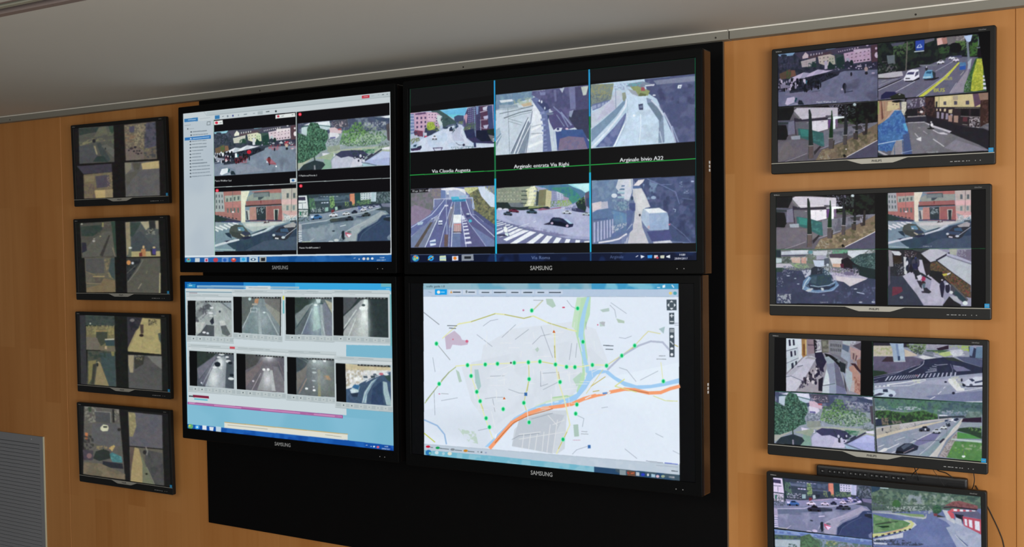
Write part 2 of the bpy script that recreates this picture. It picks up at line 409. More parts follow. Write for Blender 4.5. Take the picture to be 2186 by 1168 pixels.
def srgb2lin(a):
    return np.where(a <= .04045, a / 12.92, ((a + .055) / 1.055) ** 2.4)
def screen_mesh(name, img, x0, x1, z0, z1, y, m, parent):
    h, w = img.shape[:2]
    X = np.linspace(x0, x1, w); Z = np.linspace(z1, z0, h)
    v = np.empty((h, w, 3), np.float32); v[..., 0] = X[None]; v[..., 1] = y; v[..., 2] = Z[:, None]
    me = bpy.data.meshes.new(name); me.vertices.add(h * w); me.vertices.foreach_set('co', v.ravel())
    i = np.arange(h * w).reshape(h, w); q = np.stack([i[1:, :-1], i[1:, 1:], i[:-1, 1:], i[:-1, :-1]], -1).reshape(-1, 4)
    n = len(q); me.loops.add(n * 4); me.polygons.add(n); me.loops.foreach_set('vertex_index', q.ravel().astype(np.int32))
    me.polygons.foreach_set('loop_start', np.arange(0, n * 4, 4, dtype=np.int32))
    try: me.polygons.foreach_set('loop_total', np.full(n, 4, np.int32))
    except Exception: pass
    me.update(calc_edges=True)
    ca = me.color_attributes.new('picture', 'FLOAT_COLOR', 'POINT'); d = np.ones((h * w, 4), np.float32); d[:, :3] = srgb2lin(img).reshape(-1, 3)
    ca.data.foreach_set('color', d.ravel()); me.materials.append(m)
    o = bpy.data.objects.new(name, me); col.objects.link(o); o.parent = parent
    return o

# ------------------------------------------------------------ camera views (coordinates: enlarged photo crops)
V = {}
V['square'] = ((450, 260, 9.735), (30, 212, 1740, 58, 1740, 1030, 42, 1135), '''
f 74869a
n 8496a8 .5 160 30 500 1740 400 1740 1030 40 1135
p 3a4454 0 190 1760 30 1760 500 1180 520 1060 560 600 700 30 860
n 23303c .5 50 30 230 1100 130 1100 420 450 600 40 850
n 55607a .6 30 30 230 1100 130 1100 300 450 400 40 500
p 86cadc 30 222 330 188 290 240 180 250 60 255
e 2c3a48 135 240 55 20
p 86cadc 850 135 1050 115 1000 142 880 155
p 4c4c5e 330 200 860 150 1060 125 1640 60 1620 130 1130 215 900 235 430 320
p 5a4a50 560 260 940 175 1000 215 700 280 560 300
p e6e8d2 458 260 510 185 562 235 560 285 460 305
w ccd0c8 5 1 .4 .7 580 215 820 180 820 225 580 262
w d8d8d8 9 1 .45 .6 1060 175 1430 95 1430 135 1070 205
e d8dce0 1565 82 22 14
p c9ccba 430 345 690 280 690 400 600 440 450 450
w a9b0a4 6 2 .6 .3 450 360 660 310 660 400 450 430
p d9dcb8 725 262 930 225 1010 255 1025 400 870 430 745 385
w 555f58 3 2 .22 .35 730 270 930 240 930 370 740 390
p c2d6a8 905 275 1005 262 1015 395 925 405
w 8aa47c 2 2 .5 .4 910 290 1000 280 1005 380 915 390
p 3c5a50 1020 230 1170 235 1190 400 1030 410
p d6c3cd 1165 215 1620 125 1630 350 1330 392 1190 360
p e2d8dc 1330 150 1620 130 1625 180 1340 215
w 5c4b5c 6 1 .35 .3 1190 230 1620 150 1620 190 1190 275
w 6a5868 6 1 .35 .3 1200 290 1620 210 1620 250 1200 330
w 4a3c4a 5 1 .5 .4 1330 335 1620 295 1620 345 1330 375
p b3c3c8 1200 300 1260 290 1270 380 1220 390
p 5a4048 1630 80 1750 60 1750 400 1640 380
e e6e2e4 1725 250 35 50
e dcd8d8 1715 135 18 22
p 1f3f3a 610 440 635 350 690 380 700 450
n 2a5040 .35 25 560 380 720 330 740 450 560 480
p 1f4238 900 430 920 350 1000 420 1040 420 1010 480 880 480
p 22443c 1040 300 1160 260 1190 480 1050 490
p 2c3848 1180 380 1230 340 1340 420 1300 470 1180 470
e 1f3634 1300 380 30 50
p 30344a 1290 430 1740 360 1740 480 1300 500
m c8ccd8,a0a8b8,686878,e0e0e8 26 14 10 1020 420 1700 400 1700 470 1020 500
p cfd8da 838 345 888 335 892 480 840 488
p 303848 230 700 1110 520 1080 590 780 720 560 860 240 900
n 10161e .4 30 250 650 1000 540 1060 600 700 740 540 830 250 860
p 6c5a40 60 560 250 480 260 640 70 660
n 3f7838 .45 30 180 480 260 480 260 660 180 660
p 8a6448 260 500 330 500 350 600 260 620
p dfe6ee 255 640 480 538 590 552 725 490 870 510 1000 500 860 545 590 610 400 650
p b8c4d0 480 538 590 552 500 640 420 645
p c4ccda 725 490 830 500 760 560 640 590
p e8f0f2 470 655 512 655 520 745 472 745
p 2a7a88 515 680 545 680 545 740 520 745
p 303a52 40 870 450 790 455 805 60 880
m 11141c,1c2028,dfe4ea,303848,a8b0bc 60 16 30 40 660 420 640 420 800 50 860
m 11141c,1c2028,303848 22 16 34 460 700 740 700 740 800 480 880
p 9098a8 70 740 260 770 250 800 80 820
e 161c26 500 820 20 65
e 1c202c 770 760 14 50
e 12161e 1180 790 34 60
e 12161e 1188 865 15 42
e e8eaf0 1140 838 16 18
p 303c4c 1200 880 1320 858 1325 872 1205 890
p 4a5668 690 940 820 912 825 926 700 950
p 5a6878 510 900 760 850 770 862 520 915
e 22262e 1550 560 26 26
e c0b8a0 1545 490 32 40
e 22262e 1295 575 16 36
e c8d0d4 1430 440 45 14
e c4c8ce 1665 560 30 14
p 8490a2 160 930 170 900 700 880 1100 1010 500 1100 480 1000 400 960
n 5a6478 .62 200 500 900 1740 560 1740 1020 500 1100
p dfe8ee 160 1090 195 985 320 962 345 1050 200 1112
p 1c5a60 340 980 372 985 345 1055 320 1050
p 20303a 370 1100 400 1020 450 1030 490 1100
p a8bcc4 250 1100 330 1080 380 1070 390 1105
''')
V['motion'] = ((450, 260, 9.735), (30, 212, 1740, 58, 1740, 1030, 42, 1135), '''
e c02838 765 630 45 42
~n d83a48 .45 26 1160 480 1420 470 1430 560 1300 610 1170 560
~n c83440 .4 26 560 720 720 700 740 760 720 860 480 870 460 780
~n d04450 .4 26 260 720 340 720 360 800 270 820
~p d05058 1110 780 1180 740 1330 870 1320 900 1190 880
n e0404c .45 20 1500 410 1590 400 1600 480 1500 500
~n d04858 .45 22 1620 480 1730 460 1735 560 1620 570
e eef0f2 1328 928 16 18
''')
V['trees'] = ((628, 240, 8.85), (38, 212, 1785, 45, 1785, 1000, 40, 1105), '''
f 8fa2a8
p 46526e 30 200 1790 40 1790 330 1000 380 30 420
n 7c8c9c .5 70 30 200 1790 40 1790 330 1000 380 30 420
p e2ecf2 1610 75 1790 50 1790 100 1700 100
p 3a4a66 1480 90 1790 105 1790 170 1560 150
n b4bcc4 .5 30 1300 190 1740 170 1740 260 1300 300
p 4e4a52 1720 220 1790 200 1790 540 1740 520
p b8d4d8 110 290 430 190 640 160 660 250 640 320 200 430 110 400
p dbe6ec 150 240 260 200 640 160 655 240 420 235
l 2f5a5c 12 110 270 430 240 660 265
p 4a4c5c 660 170 980 120 1000 270 760 290
n c8b8bc .55 25 650 200 950 150 1000 260 680 290
p d4bcc4 640 290 740 280 880 350 860 400 650 390
p b85458 790 310 870 300 870 330 810 335
p d8dce2 640 380 800 390 830 440 760 500 640 500
p 6868a0 650 468 750 460 760 490 650 495
n 5a6a76 .45 30 590 500 850 480 850 640 600 700
n b8c6cc .55 24 590 500 850 480 900 700 600 700
p 8fa08c 600 650 830 610 850 700 660 760 600 740
p aab9a0 620 760 960 690 1780 620 1780 760 1400 760 900 780
p 40805c 1270 700 1520 690 1480 770 1300 770
n 8cae94 .4 50 1250 680 1780 620 1700 700 1300 790
p d8dce6 500 770 740 780 740 830 520 850
p b9bfd4 720 860 800 800 1300 800 1290 900 1240 960 1200 1020 690 1060 680 920
p c9cddd 1090 880 1300 870 1250 1010 1030 1040
p 3a3e60 750 800 860 730 1100 710 1280 720 1380 800 1280 870 1130 860 1000 830 860 860
n 26403c .5 40 1050 700 1400 720 1380 860 1100 860
p 7fae92 540 880 650 860 680 1050 500 1085
p 9ab090 370 870 700 760 730 800 660 900 520 880
p 2a3a40 60 1100 150 990 360 905 520 940 560 990 480 1085
p a9b49c 35 950 340 860 150 990 50 1080
p 8a8e96 345 1000 372 1000 378 1085 350 1085
p 2b4a3c 30 380 210 450 220 300 280 190 420 200 470 300 600 340 620 480 560 600 590 700 480 740 380 830 130 950 35 960
n 4a8464 .42 34 30 380 210 450 220 300 280 190 420 200 470 300 600 340 620 480 560 600 590 700 480 740 380 830 130 950 35 960
n 6fae86 .55 24 30 380 210 450 220 300 280 190 420 200 470 300 600 340 620 480 560 600 590 700 480 740 380 830 130 950 35 960
n 1c352c .66 26 30 380 210 450 220 300 280 190 420 200 470 300 600 340 620 480 560 600 590 700 480 740 380 830 130 950 35 960
p 35503c 345 850 355 800 375 905 350 910
n 8aa486 .5 40 1270 160 1700 330 1740 500 1500 560 1240 380
n 3c6a44 .4 34 840 560 900 340 1000 330 1120 180 1240 180 1290 330 1600 340 1740 480 1560 600 1300 640 1000 640 830 600
n 6fae50 .42 26 840 560 900 340 1000 330 1120 180 1240 180 1290 330 1400 380 1200 500 1000 620 830 600
n 9cc890 .5 26 1100 560 1300 380 1560 420 1700 440 1700 520 1480 600 1200 620
n b4d8a4 .58 20 860 520 1300 400 1640 420 1640 600 1100 660 860 600
n 24442c .62 26 850 560 1120 250 1290 330 1600 440 1500 600 1000 640 830 600
p 3a3f58 1240 940 1620 690 1650 700 1320 930
p 34384a 1350 840 1450 770 1470 800 1370 850
p a4b4e0 1300 935 1640 730 1790 740 1790 1000 1540 995
p b6c4ea 1400 900 1640 740 1790 745 1790 850
l 5a7090 14 1250 940 1530 1000
p 9cc8d4 1250 960 1500 1005 1290 1015
n 4a6456 .5 24 1560 580 1790 560 1790 660 1560 670
m 30364a,c8d0dc 14 16 22 1110 820 1300 800 1300 920 1110 920
p dfe4ea 1640 670 1790 640 1790 700 1640 700
''')
V['corner'] = ((452, 400, 8.226), (35, 85, 1475, 12, 1470, 1105, 35, 1125), '''
f 6c94a6
p 9fb0ae 30 60 190 90 210 430 30 440
w 55686c 3 3 .4 .55 35 110 180 110 195 400 35 400
p b56c62 180 70 490 60 490 590 30 480 30 430 205 430
p 9faf9c 200 150 500 130 500 240 210 260
w 57706c 4 1 .45 .8 215 190 480 145 480 225 215 265
w 57706c 4 1 .4 .9 230 365 470 355 475 450 235 450
p c9766c 200 265 490 245 490 350 210 355
p e1e5c0 490 70 640 65 600 180 560 320 570 620 495 620
p 8ea292 590 180 700 110 1190 90 1190 210 620 240
p b8685e 640 80 1195 20 1195 95 1000 100 720 90
p 6f8586 700 110 980 90 980 160 710 180
l 4a5c60 16 720 100 980 85 985 160
p 3f5258 790 170 900 165 830 220 790 220
p a6605a 570 245 1195 210 1200 310 580 330
p 8c3a3a 825 230 850 230 845 285 830 285
l 3c3034 22 570 330 1200 300
p c08474 640 350 1000 335 1010 600 640 600
p a65c58 940 330 1215 320 1215 600 940 600
p 2a3c44 755 350 925 340 925 590 765 580
n a4c4c8 .5 26 765 355 905 350 905 470 770 480
p b8c0b4 572 405 640 400 640 590 585 590
p 405058 575 415 600 415 620 570 590 575
p b8bfae 1060 385 1155 380 1130 590 1070 590
p 26383c 1080 395 1135 395 1130 590 1085 590
p b9b6a6 1195 25 1475 10 1475 500 1215 600
p e2b4ac 1200 215 1475 205 1475 300 1200 305
p d9a49c 1210 410 1475 420 1475 500 1215 560
w 54686a 2 1 .35 .9 1250 100 1480 95 1480 190 1250 195
w 70908c 2 1 .35 .9 1250 320 1470 310 1470 400 1250 410
l 6c6a66 8 1380 20 1370 440
l 5a6468 6 340 70 350 600
e f0dcd8 350 435 24 14
p 3c3a50 30 490 480 590 480 615 30 610
p 25403c 30 480 250 560 200 605 30 600
w 3a2a2e 6 1 .5 .6 60 480 440 545 440 570 60 505
l 2c3478 14 150 605 480 608
l 2c3468 16 570 590 760 580 1200 585
p a9c0bc 500 615 1300 600 1340 600 1010 700 700 780 560 700
p c4d0c8 560 640 1250 610 1000 680 600 690
p 98acac 1220 450 1350 500 1330 580 1260 600
n dfe8e4 .45 22 1240 500 1475 480 1475 580 1260 600
p 3a4850 1350 590 1460 575 1460 605 1350 610
p 8ca8b0 40 620 480 620 300 720 40 760
l d4e4e4 22 350 625 440 650
l d4e4e4 26 270 635 390 690
l d4e4e4 28 200 655 320 715
l d4e4e4 30 120 675 240 730
l d4e4e4 30 40 695 170 745
l d4e4e4 26 30 735 90 770
p 2f4866 240 990 640 860 980 770 1100 690 1475 600 1475 1110 420 1115
p 284a60 240 990 700 900 1000 940 500 1115 400 1115
n 23405e .5 150 400 900 1475 700 1475 1110 420 1115
p 3a5470 900 940 1475 860 1475 1105 560 1110
p 29465c 640 830 920 720 1000 730 900 790 690 850
l b9d0d8 34 680 845 900 770 1060 680
l c2d6dc 38 30 1025 210 975 450 915
l 8cb8b8 20 30 1085 390 1100
p 232c50 190 945 470 890 640 880 560 900 330 910 240 960
p 1f3850 205 805 300 790 330 900 260 860
p 47564e 285 760 310 690 400 650 520 670 590 740 660 830 650 880 480 910 380 880 290 810
p 3c4844 290 770 480 800 560 870 480 905 330 860
p 4f90ac 430 700 520 690 560 750 540 770 440 760
p b8d4e0 440 730 480 735 480 765 450 755
p 2d3e5c 540 770 640 790 660 820 560 850 480 800
p b8b89a 480 810 560 850 540 870 480 830
p 1f2a4c 470 890 660 850 660 890 560 915
e 9aa8a8 640 850 20 12
p 2c3340 1040 840 1160 710 1300 670 1450 640 1460 700 1310 900 1260 930 1060 910
p a0a4a4 1230 680 1400 610 1460 640 1440 700 1260 710
p 2f5a84 1180 730 1300 720 1330 790 1180 780
p 304a70 1080 790 1290 800 1280 860 1060 840
e b8d0d8 1065 840 26 22
e b8d0d8 1230 880 34 22
p d8dce0 1085 880 1150 890 1150 912 1085 905
l b8c8d0 10 1250 870 1460 710
p 4a3a44 900 610 960 580 990 620 880 635
e 9aa4a0 945 600 22 18
''')
V['junction'] = ((630, 400, 9.42), (35, 160, 1890, 78, 1890, 1080, 35, 1108), '''
f 74899a
p 33454c 30 150 1890 80 1890 480 1100 420 30 620
p 4c6676 340 210 1080 150 1080 250 650 270 360 280
n 34485a .45 50 240 150 1100 100 1100 440 240 480
p 5e7888 330 230 640 230 640 270 370 275
w c8d8ec 3 1 .8 .5 490 295 650 285 650 330 490 335
w a4b4c4 6 1 .7 .3 470 170 850 160 850 200 470 205
p 4a6070 760 290 1080 260 1080 300 760 320
p 3a5058 340 340 700 330 700 480 340 480
p d4dedf 10 175 205 165 235 440 20 440
p 3c3c58 25 200 175 195 180 265 30 265
l 405058 10 20 320 190 310
l 405058 10 20 440 230 440
l 586870 8 120 330 120 430
p c8d4d2 20 455 225 455 230 600 30 600
n 39504e .5 24 20 480 230 470 260 680 30 690
p 2c8060 60 490 95 490 90 560 60 560
p 22403c 210 160 240 160 280 530 245 530
n 5a9460 .35 30 250 220 350 220 390 430 290 470 250 400
n 8cc468 .45 22 670 190 740 170 770 360 740 420 670 420
p 3a6048 680 200 730 200 760 400 680 420
n 9cd070 .42 20 660 190 750 180 770 360 740 420 670 420
p 7a3038 700 450 760 450 760 520 700 520
p d98c66 1080 130 1165 125 1175 330 1110 360 1080 300
p c06050 1068 140 1084 140 1084 290 1072 290
p 20484a 1175 120 1290 110 1280 330 1190 330
p c3d4d8 1285 115 1500 105 1490 240 1290 260
w 3c5c70 4 3 .45 .35 1290 115 1490 110 1490 240 1290 250
p b4ccd8 1500 100 1610 100 1600 290 1490 290
p a4c4ce 1520 100 1560 100 1560 280 1520 280
n 7c949c .45 30 1610 100 1890 90 1890 330 1610 310
n 3a5450 .55 40 1610 100 1890 90 1890 330 1610 310
n 6fa060 .38 26 1210 270 1500 240 1500 330 1200 370
n 8cb458 .4 22 970 290 1040 290 1060 400 980 400
n a0b850 .4 20 1090 330 1170 320 1180 370 1090 370
e 2c4048 1090 330 30 50
p 8cc0b0 570 410 640 400 640 480 570 490
p a0c8b8 770 400 820 390 830 450 780 470
p 1c2c38 490 400 560 400 560 480 490 480
n c8d8dc .5 20 290 420 560 400 560 500 290 510
p 233038 820 380 910 370 900 430 840 440
p 8294a8 260 540 700 520 780 480 1120 410 1700 340 1700 420 1300 500 1000 560 500 640 290 670
p a4a0b0 780 480 1000 440 1120 410 1060 450 800 500
m 2a3450,c8d4e8,5060a0,a0a8c8,303a58 26 32 14 1180 400 1640 320 1660 400 1260 450
p 2a3850 1640 340 1890 300 1890 560 1790 470
p 6f7890 1700 330 1890 320 1890 480 1720 380
p 3a4a58 1700 390 1890 400 1890 520 1770 460
c 3470b0 400 605 230 110 -.1
p d0e0f0 285 580 350 580 330 620 290 620
c e4ecf4 740 560 180 90 -.05
c dfe6ec 1000 530 160 70 -.08
c 26304c 1165 495 120 70 -.1
c e0e8f0 1345 455 130 70 -.1
c c8d0e0 1490 410 90 50 -.1
l c0d0d4 12 90 745 600 670 700 630 1100 560 1400 500 1660 420
p 5f7788 90 750 700 680 1100 640 1500 560 1700 490 1400 620 900 720 500 800 110 850
n 8ca0ac .55 140 90 850 1500 560 1200 900 300 1100
p 34424e 660 660 900 610 1140 600 1140 650 980 680 690 715
c 2a3644 1060 630 170 100 -.05
e 44504c 760 655 90 30
c 38464e 1400 550 180 90 -.12
p 2c3858 1200 590 1320 580 1320 600 1200 605
p 98a8ae 980 890 1340 690 1700 480 1830 540 1740 550 1640 640 1300 800 1220 920 1190 1085 960 1085
p 9cacb0 1200 900 1400 760 1600 660 1700 500 1760 540 1640 640 1300 840 1230 930
p 32486a 1215 1085 1230 950 1330 850 1620 690 1720 570 1890 540 1890 1080
p 2a3e60 1215 1085 1230 950 1330 850 1450 780 1300 960 1260 1085
l 5c7690 5 1255 1085 1320 940 1500 800 1700 680
p 24303c 1750 620 1890 600 1890 690 1750 660
l a4b4c0 8 1800 590 1880 590
p 6a8098 1820 1000 1890 940 1890 1070 1830 1050
l d8e4e6 14 880 785 990 760
l c0ccd0 6 860 1030 890 960 1060 850 1130 800 1400 690
e 2a3840 740 880 30 12
p 1c2830 905 900 930 875 960 880 960 1050 930 1060 905 1000
n 2a3a3c .5 14 900 1000 980 1000 980 1085 860 1085
p c8506a 975 900 1110 940 1050 1020 985 960
p e8e8f0 1000 940 1110 950 1050 1015
e 5c6c70 1060 900 45 18
p a0a8b4 20 730 100 740 110 900 30 900
l d8e4e8 16 20 885 100 885
l d8e4e8 16 20 930 100 925
l d8e4e8 16 20 970 100 965
l d8e4e8 16 20 1005 100 995
l d8e4e8 16 20 1050 105 1030
l d8e4e8 18 20 1090 108 1070
l a8b8a0 18 110 1100 280 1090
l c0ccd0 8 270 1090 350 1025
e c4d0d4 800 1065 50 26
e b0c0c8 690 1090 50 18
''')
V['avenue'] = ((868, 216, 10.245), (48, 252, 1890, 65, 1915, 1000, 45, 1130), '''
f a8bcd8
p 70c8ee 690 185 1310 120 1270 300 1000 360 860 300
p 5ab8e8 760 220 1300 140 1280 300 1000 350 900 310
p 60d0e8 860 290 1240 280 1000 370
p 3e4c72 1020 340 1100 300 1230 310 1240 480 1040 470
p 3e5a5c 500 200 700 190 860 290 960 370 1060 440 1080 520 800 580 700 400
n 2c4448 .5 50 700 350 960 370 1080 520 800 590 700 500
p b694b4 50 250 400 230 640 240 740 320 700 600 400 680 50 700
p 5a3c68 160 270 390 235 400 270 170 295
p 6a80b0 50 280 130 270 150 710 60 720
w c8cce8 1 6 .9 .2 55 280 135 280 150 700 60 710
p c8a0bc 160 320 420 290 440 660 170 640
w 51406c 3 3 .42 .5 160 320 430 310 430 590 160 620
p d4b0c8 430 240 640 250 640 450 430 420
w 5a4a74 3 2 .35 .35 440 260 640 260 640 380 440 380
p c4d8d8 640 290 750 320 700 380 770 500 700 540 650 420
w 384c60 1 4 .5 .4 610 350 660 350 660 580 600 580
n c8dce0 .45 22 640 290 760 320 770 560 690 540
p 6e3c58 150 630 330 650 340 780 160 740
p 4a3858 130 660 200 660 260 780 150 740
n 9a3c50 .55 22 150 630 330 650 340 790 160 760
p 34405c 380 580 640 570 700 640 560 710 500 760 360 800
p a8c040 420 500 470 450 560 450 610 560 600 610 480 640 420 590
n 7a9c34 .45 30 420 450 610 450 610 640 420 640
n 8ca854 .4 22 610 550 700 550 720 640 620 660
p c8ccd8 360 690 420 690 420 760 370 760
e c83c68 400 775 34 22
p b0b8c8 90 770 210 740 220 800 120 830
n 5a6440 .38 30 60 830 250 790 270 860 60 950
n 8ca060 .55 22 60 830 250 790 270 860 60 950
e 90a0b4 75 920 20 36
p 5c6890 700 620 860 560 1080 500 1240 560 1280 480 1240 450 900 520
p c6d4ea 50 1120 300 830 640 690 900 560 1100 500 1200 520 1240 700 1330 860 1500 940 1900 900 1910 1000 50 1130
n b4cce8 .5 120 300 830 900 560 1200 520 1330 860 1500 960 600 1080
p b6c0dc 960 700 1080 530 1190 520 1180 700 1260 860 1010 870
l dce4f4 8 930 650 930 780 1010 900 1230 960
l e0e8f4 10 1180 620 1170 760 1280 880
p 40547c 1080 470 1120 560 1050 600 1050 540
n 2a4450 .4 22 1040 480 1130 520 1060 610 980 710 980 660
c 2c3c5c 955 610 80 110 0
e 30445c 830 580 60 26
p 4c4874 1230 480 1270 260 1320 150 1500 110 1560 100 1560 830 1330 830 1250 620
p c090a8 1240 330 1290 270 1320 300 1290 500
w 8a94c8 4 8 .6 .35 1320 150 1500 120 1490 480 1330 500
p 3c3c64 1510 110 1600 100 1600 800 1520 810
p 6a88b8 1500 110 1560 105 1550 280 1510 290
l 70a0b8 12 1460 130 1500 900 1480 980
p 543654 1590 100 1860 80 1890 620 1620 650
p 384878 1750 100 1860 90 1900 600 1780 600
p c0c4dc 1650 130 1770 95 1750 120 1740 190 1660 200
p a8aed0 1660 330 1770 305 1770 380 1680 390
p b0b4d0 1660 530 1780 510 1750 600 1690 600
l c8c8dc 14 1590 240 1750 200
l b8a8bc 12 1590 410 1750 400
l a898b4 12 1590 570 1680 600
p 8a8cc0 1855 80 1890 75 1915 580 1890 590
n 4c6c50 .42 30 1290 480 1500 450 1500 640 1220 640
n 90ac50 .52 22 1250 540 1390 540 1380 640 1250 640
n 86a04c .45 24 1120 440 1230 430 1220 490 1120 500
p 28305a 1240 640 1450 600 1500 800 1300 810
p 1a2038 1510 640 1900 620 1910 920 1600 900 1510 850
p 22302e 1740 620 1915 600 1915 760 1760 700
p 34325c 1320 820 1500 790 1620 880 1900 870 1900 930 1620 920 1440 910
p 6a6870 1770 730 1910 760 1900 900 1840 860
e d0d4dc 1890 830 22 14
e d0d4dc 1890 875 22 14
p 2c3854 60 1040 300 970 310 1020 270 1070 80 1090
p a8c4dc 90 980 160 940 250 940 200 1020 80 1040
p 2c4868 130 960 200 945 180 1000 120 1000
p 3c2c54 80 1050 290 1020 270 1070 100 1090
c dce4f4 590 800 115 110 0
l 3a3850 8 1060 910 1130 960 1240 960
e 30304c 1235 960 26 30
l 8090a8 12 1240 980 1480 1010
p 303c68 1450 900 1500 900 1510 1010 1460 1010
l 504868 18 560 1028 765 1020
l 504868 14 560 1028 600 1090
l 504868 14 765 1020 740 1070
p c0c8dc 590 1040 740 1030 730 1075 605 1085
n 5c8090 .5 24 960 1000 1450 980 1460 1030 950 1070
''')
V['ramp'] = ((1052, 178, 7.438), (38, 175, 1515, 20, 1525, 1040, 38, 1145), '''
f bfd0e0
p 6688aa 38 170 620 100 640 220 40 420
n 7ca0b4 .5 50 38 200 600 110 640 250 40 420
p d4e0e8 95 265 300 245 320 280 120 305
n a4b89c .42 36 320 260 600 210 620 320 340 350
p c4b090 440 330 600 290 620 345 480 370
p 8ea4b8 90 340 380 330 400 380 100 400
l 8ca0ac 10 40 420 560 380 630 340
l 60707c 10 100 480 380 420 640 350
l 60707c 14 170 550 420 460 620 420
l 80929c 8 250 550 440 490 600 460
l 8498a0 8 240 560 460 620
l 8498a0 8 240 600 440 660
l 7a8c98 7 230 380 245 700 260 1125
p d0dce8 600 480 640 340 760 500 790 700 780 1095 520 1110 600 800
p dce6f0 640 300 700 370 770 500 800 640 790 660 640 690 620 600
l 505c78 8 620 440 590 660 520 1105
p 7c8ea4 540 560 600 660 500 1110 280 1120 420 800
l dfe8f2 18 560 560 420 900 330 1120
l dfe8f2 12 600 640 470 900 380 1120
l 4c5a6c 8 555 540 380 900 280 1115
l e8f0f4 30 610 740 780 660
l e8f0f4 34 600 860 780 780
l e8f0f4 40 570 1010 780 920
l a4b0bc 16 610 800 780 790
l 8a98a4 7 610 690 780 640
p 6070a4 600 240 700 200 900 400 870 560 900 800 930 1080 790 1090 800 700 760 480 640 300
w 7e8ec0 1 9 .7 .35 720 420 830 400 870 1080 800 1090
p 5b5c8c 620 120 1515 20 1525 600 1200 560 900 420 720 240 610 180
n 464a78 .5 90 620 120 1515 20 1525 400 900 420 700 240
p 6e74a4 1200 60 1300 50 1310 400 1230 410
p 6a6e9c 960 100 1000 95 1010 280 980 290
p 4a4a74 1300 60 1520 30 1525 560 1320 420
w 7884b4 1 1 1 1 740 140 830 130 830 180 750 185
p aab8cc 1055 80 1135 60 1100 150
p b8c4bc 1395 50 1515 35 1480 180 1430 190
n 9aa8cc .55 20 660 120 830 100 830 130 680 150
p 504e82 860 480 1080 400 1300 700 1150 740 960 740 900 620
l 7884b4 20 960 370 1080 480 1190 690
l 8490bc 26 1080 460 1240 660
l 7c88b4 14 1010 500 1130 680
p 3a3e5c 1240 430 1525 400 1525 900 1300 700 1200 560
p 8a98b8 1210 440 1280 420 1240 540 1210 520
p 3c4674 740 260 860 320 900 400 830 440 700 300
e c8d4e4 770 290 14 24
e c4d0e0 735 275 12 20
e b8c4dc 900 430 16 30
e b8c4dc 820 390 12 24
e 6c7898 900 480 60 22
p 30486a 860 500 890 510 870 580
p 3c5294 990 760 1080 740 1420 730 1525 940 1525 1040 1020 1070
p 3a5898 1080 740 1420 730 1440 820 1090 850
p 7a6c8c 1060 880 1200 840 1440 860 1500 1040 1030 1065
n 6a6a94 .5 50 1060 880 1440 860 1500 1040 1030 1065
p c8d4e4 965 740 1010 705 1100 705 1080 760 1010 770
e 30386a 1030 725 20 18
l a8bcdc 12 970 760 960 900 1010 1060
e e0c0d8 1170 722 24 14
e d4dcec 925 855 14 12
l 3a4478 8 1440 840 1525 930
p 8098b0 40 860 120 790 140 820 50 1010
l c8d8e4 14 40 940 140 800
p 9cb4c8 40 740 100 700 120 790 40 850
''')
V['bend'] = ((1256, 150, 6.87), (32, 205, 1560, 52, 1555, 1045, 32, 1150), '''
f b4d0e8
p 4a5480 820 130 1560 50 1555 1045 1280 1070 1100 640 1000 420 860 330
n 5c648e .48 110 860 160 1560 60 1555 1045 1290 1060
n 3c4068 .55 90 960 160 1560 200 1555 500 1060 480
p 7880a0 950 150 1560 80 1560 160 1000 210
p 7888a0 600 190 800 160 960 210 700 260 560 230
n 50c0c0 .5 20 570 190 780 180 760 230 580 240
n 8c98c0 .45 26 370 200 600 180 560 290 380 280
p c8d0e0 820 215 970 200 960 225 840 235
p 90a066 610 240 720 230 900 300 870 370 720 370 680 320
p a8505c 770 245 820 245 830 300 770 300
p 68704a 760 330 850 350 840 375 720 380
p 7c8c84 35 205 370 190 330 430 35 520
n 9a9a66 .45 34 35 205 370 190 350 380 35 420
n 5c6c7c .5 30 35 350 320 330 320 500 35 560
p 6474a4 50 500 310 430 310 490 60 590
w 90a0c8 5 1 .8 .8 40 520 310 440 310 480 40 590
p bcc8dc 35 640 320 440 400 290 480 290 500 420 400 560 200 720 35 860
p b8bcd8 250 520 360 420 400 560 100 760
p 7494b4 35 870 200 740 400 560 520 440 555 420 540 480 400 680 40 1060
l 7c8cb0 8 395 270 400 580
p 909c88 490 330 540 320 555 400 520 460 500 430
p 5868a0 100 1130 380 830 545 620 550 700 380 1080 350 1120
n 7884b4 .5 90 100 1130 380 830 545 620 500 760 360 1120
l d8e4f4 26 40 1140 270 900 450 670 540 530 555 430
l d0dcec 10 130 990 370 760
p c0daf2 360 1120 530 800 575 620 560 420 545 300 590 290 700 380 850 380 860 480 1020 720 1030 1070
n b4cce0 .5 120 400 1100 600 500 850 500 1020 760 1020 1060
l eaf4fc 14 365 1125 480 880 540 770 575 630
l a0b4d0 6 400 1110 510 880 575 640 570 420
l e8f4fc 8 760 640 765 820 740 1080
l dfe8f4 9 850 400 920 470
p 7c90b0 845 400 930 430 1020 560 1090 640 1110 1060 1020 1070 1030 740 860 490
p 688098 860 480 930 470 1080 640 1060 760 1020 720
l b8cce4 12 1040 900 1080 1070
l c8d4e8 18 920 440 1020 540 1090 660
l a8b4d4 22 1105 625 1200 820 1270 1055
l 8c9cc4 18 1220 820 1310 1050
l d0dcec 8 540 280 600 350 700 390
p 9aa4b4 570 270 690 300 740 380 640 350
p 3c4668 730 500 795 488 800 580 740 580
p 6a7ca0 742 520 790 512 790 555 745 560
e e8f0f8 665 665 18 16
p d8e0ec 1310 215 1370 210 1350 265 1300 265
p 4a5480 1325 235 1348 232 1335 255
e d0d8e8 960 365 24 12
''')
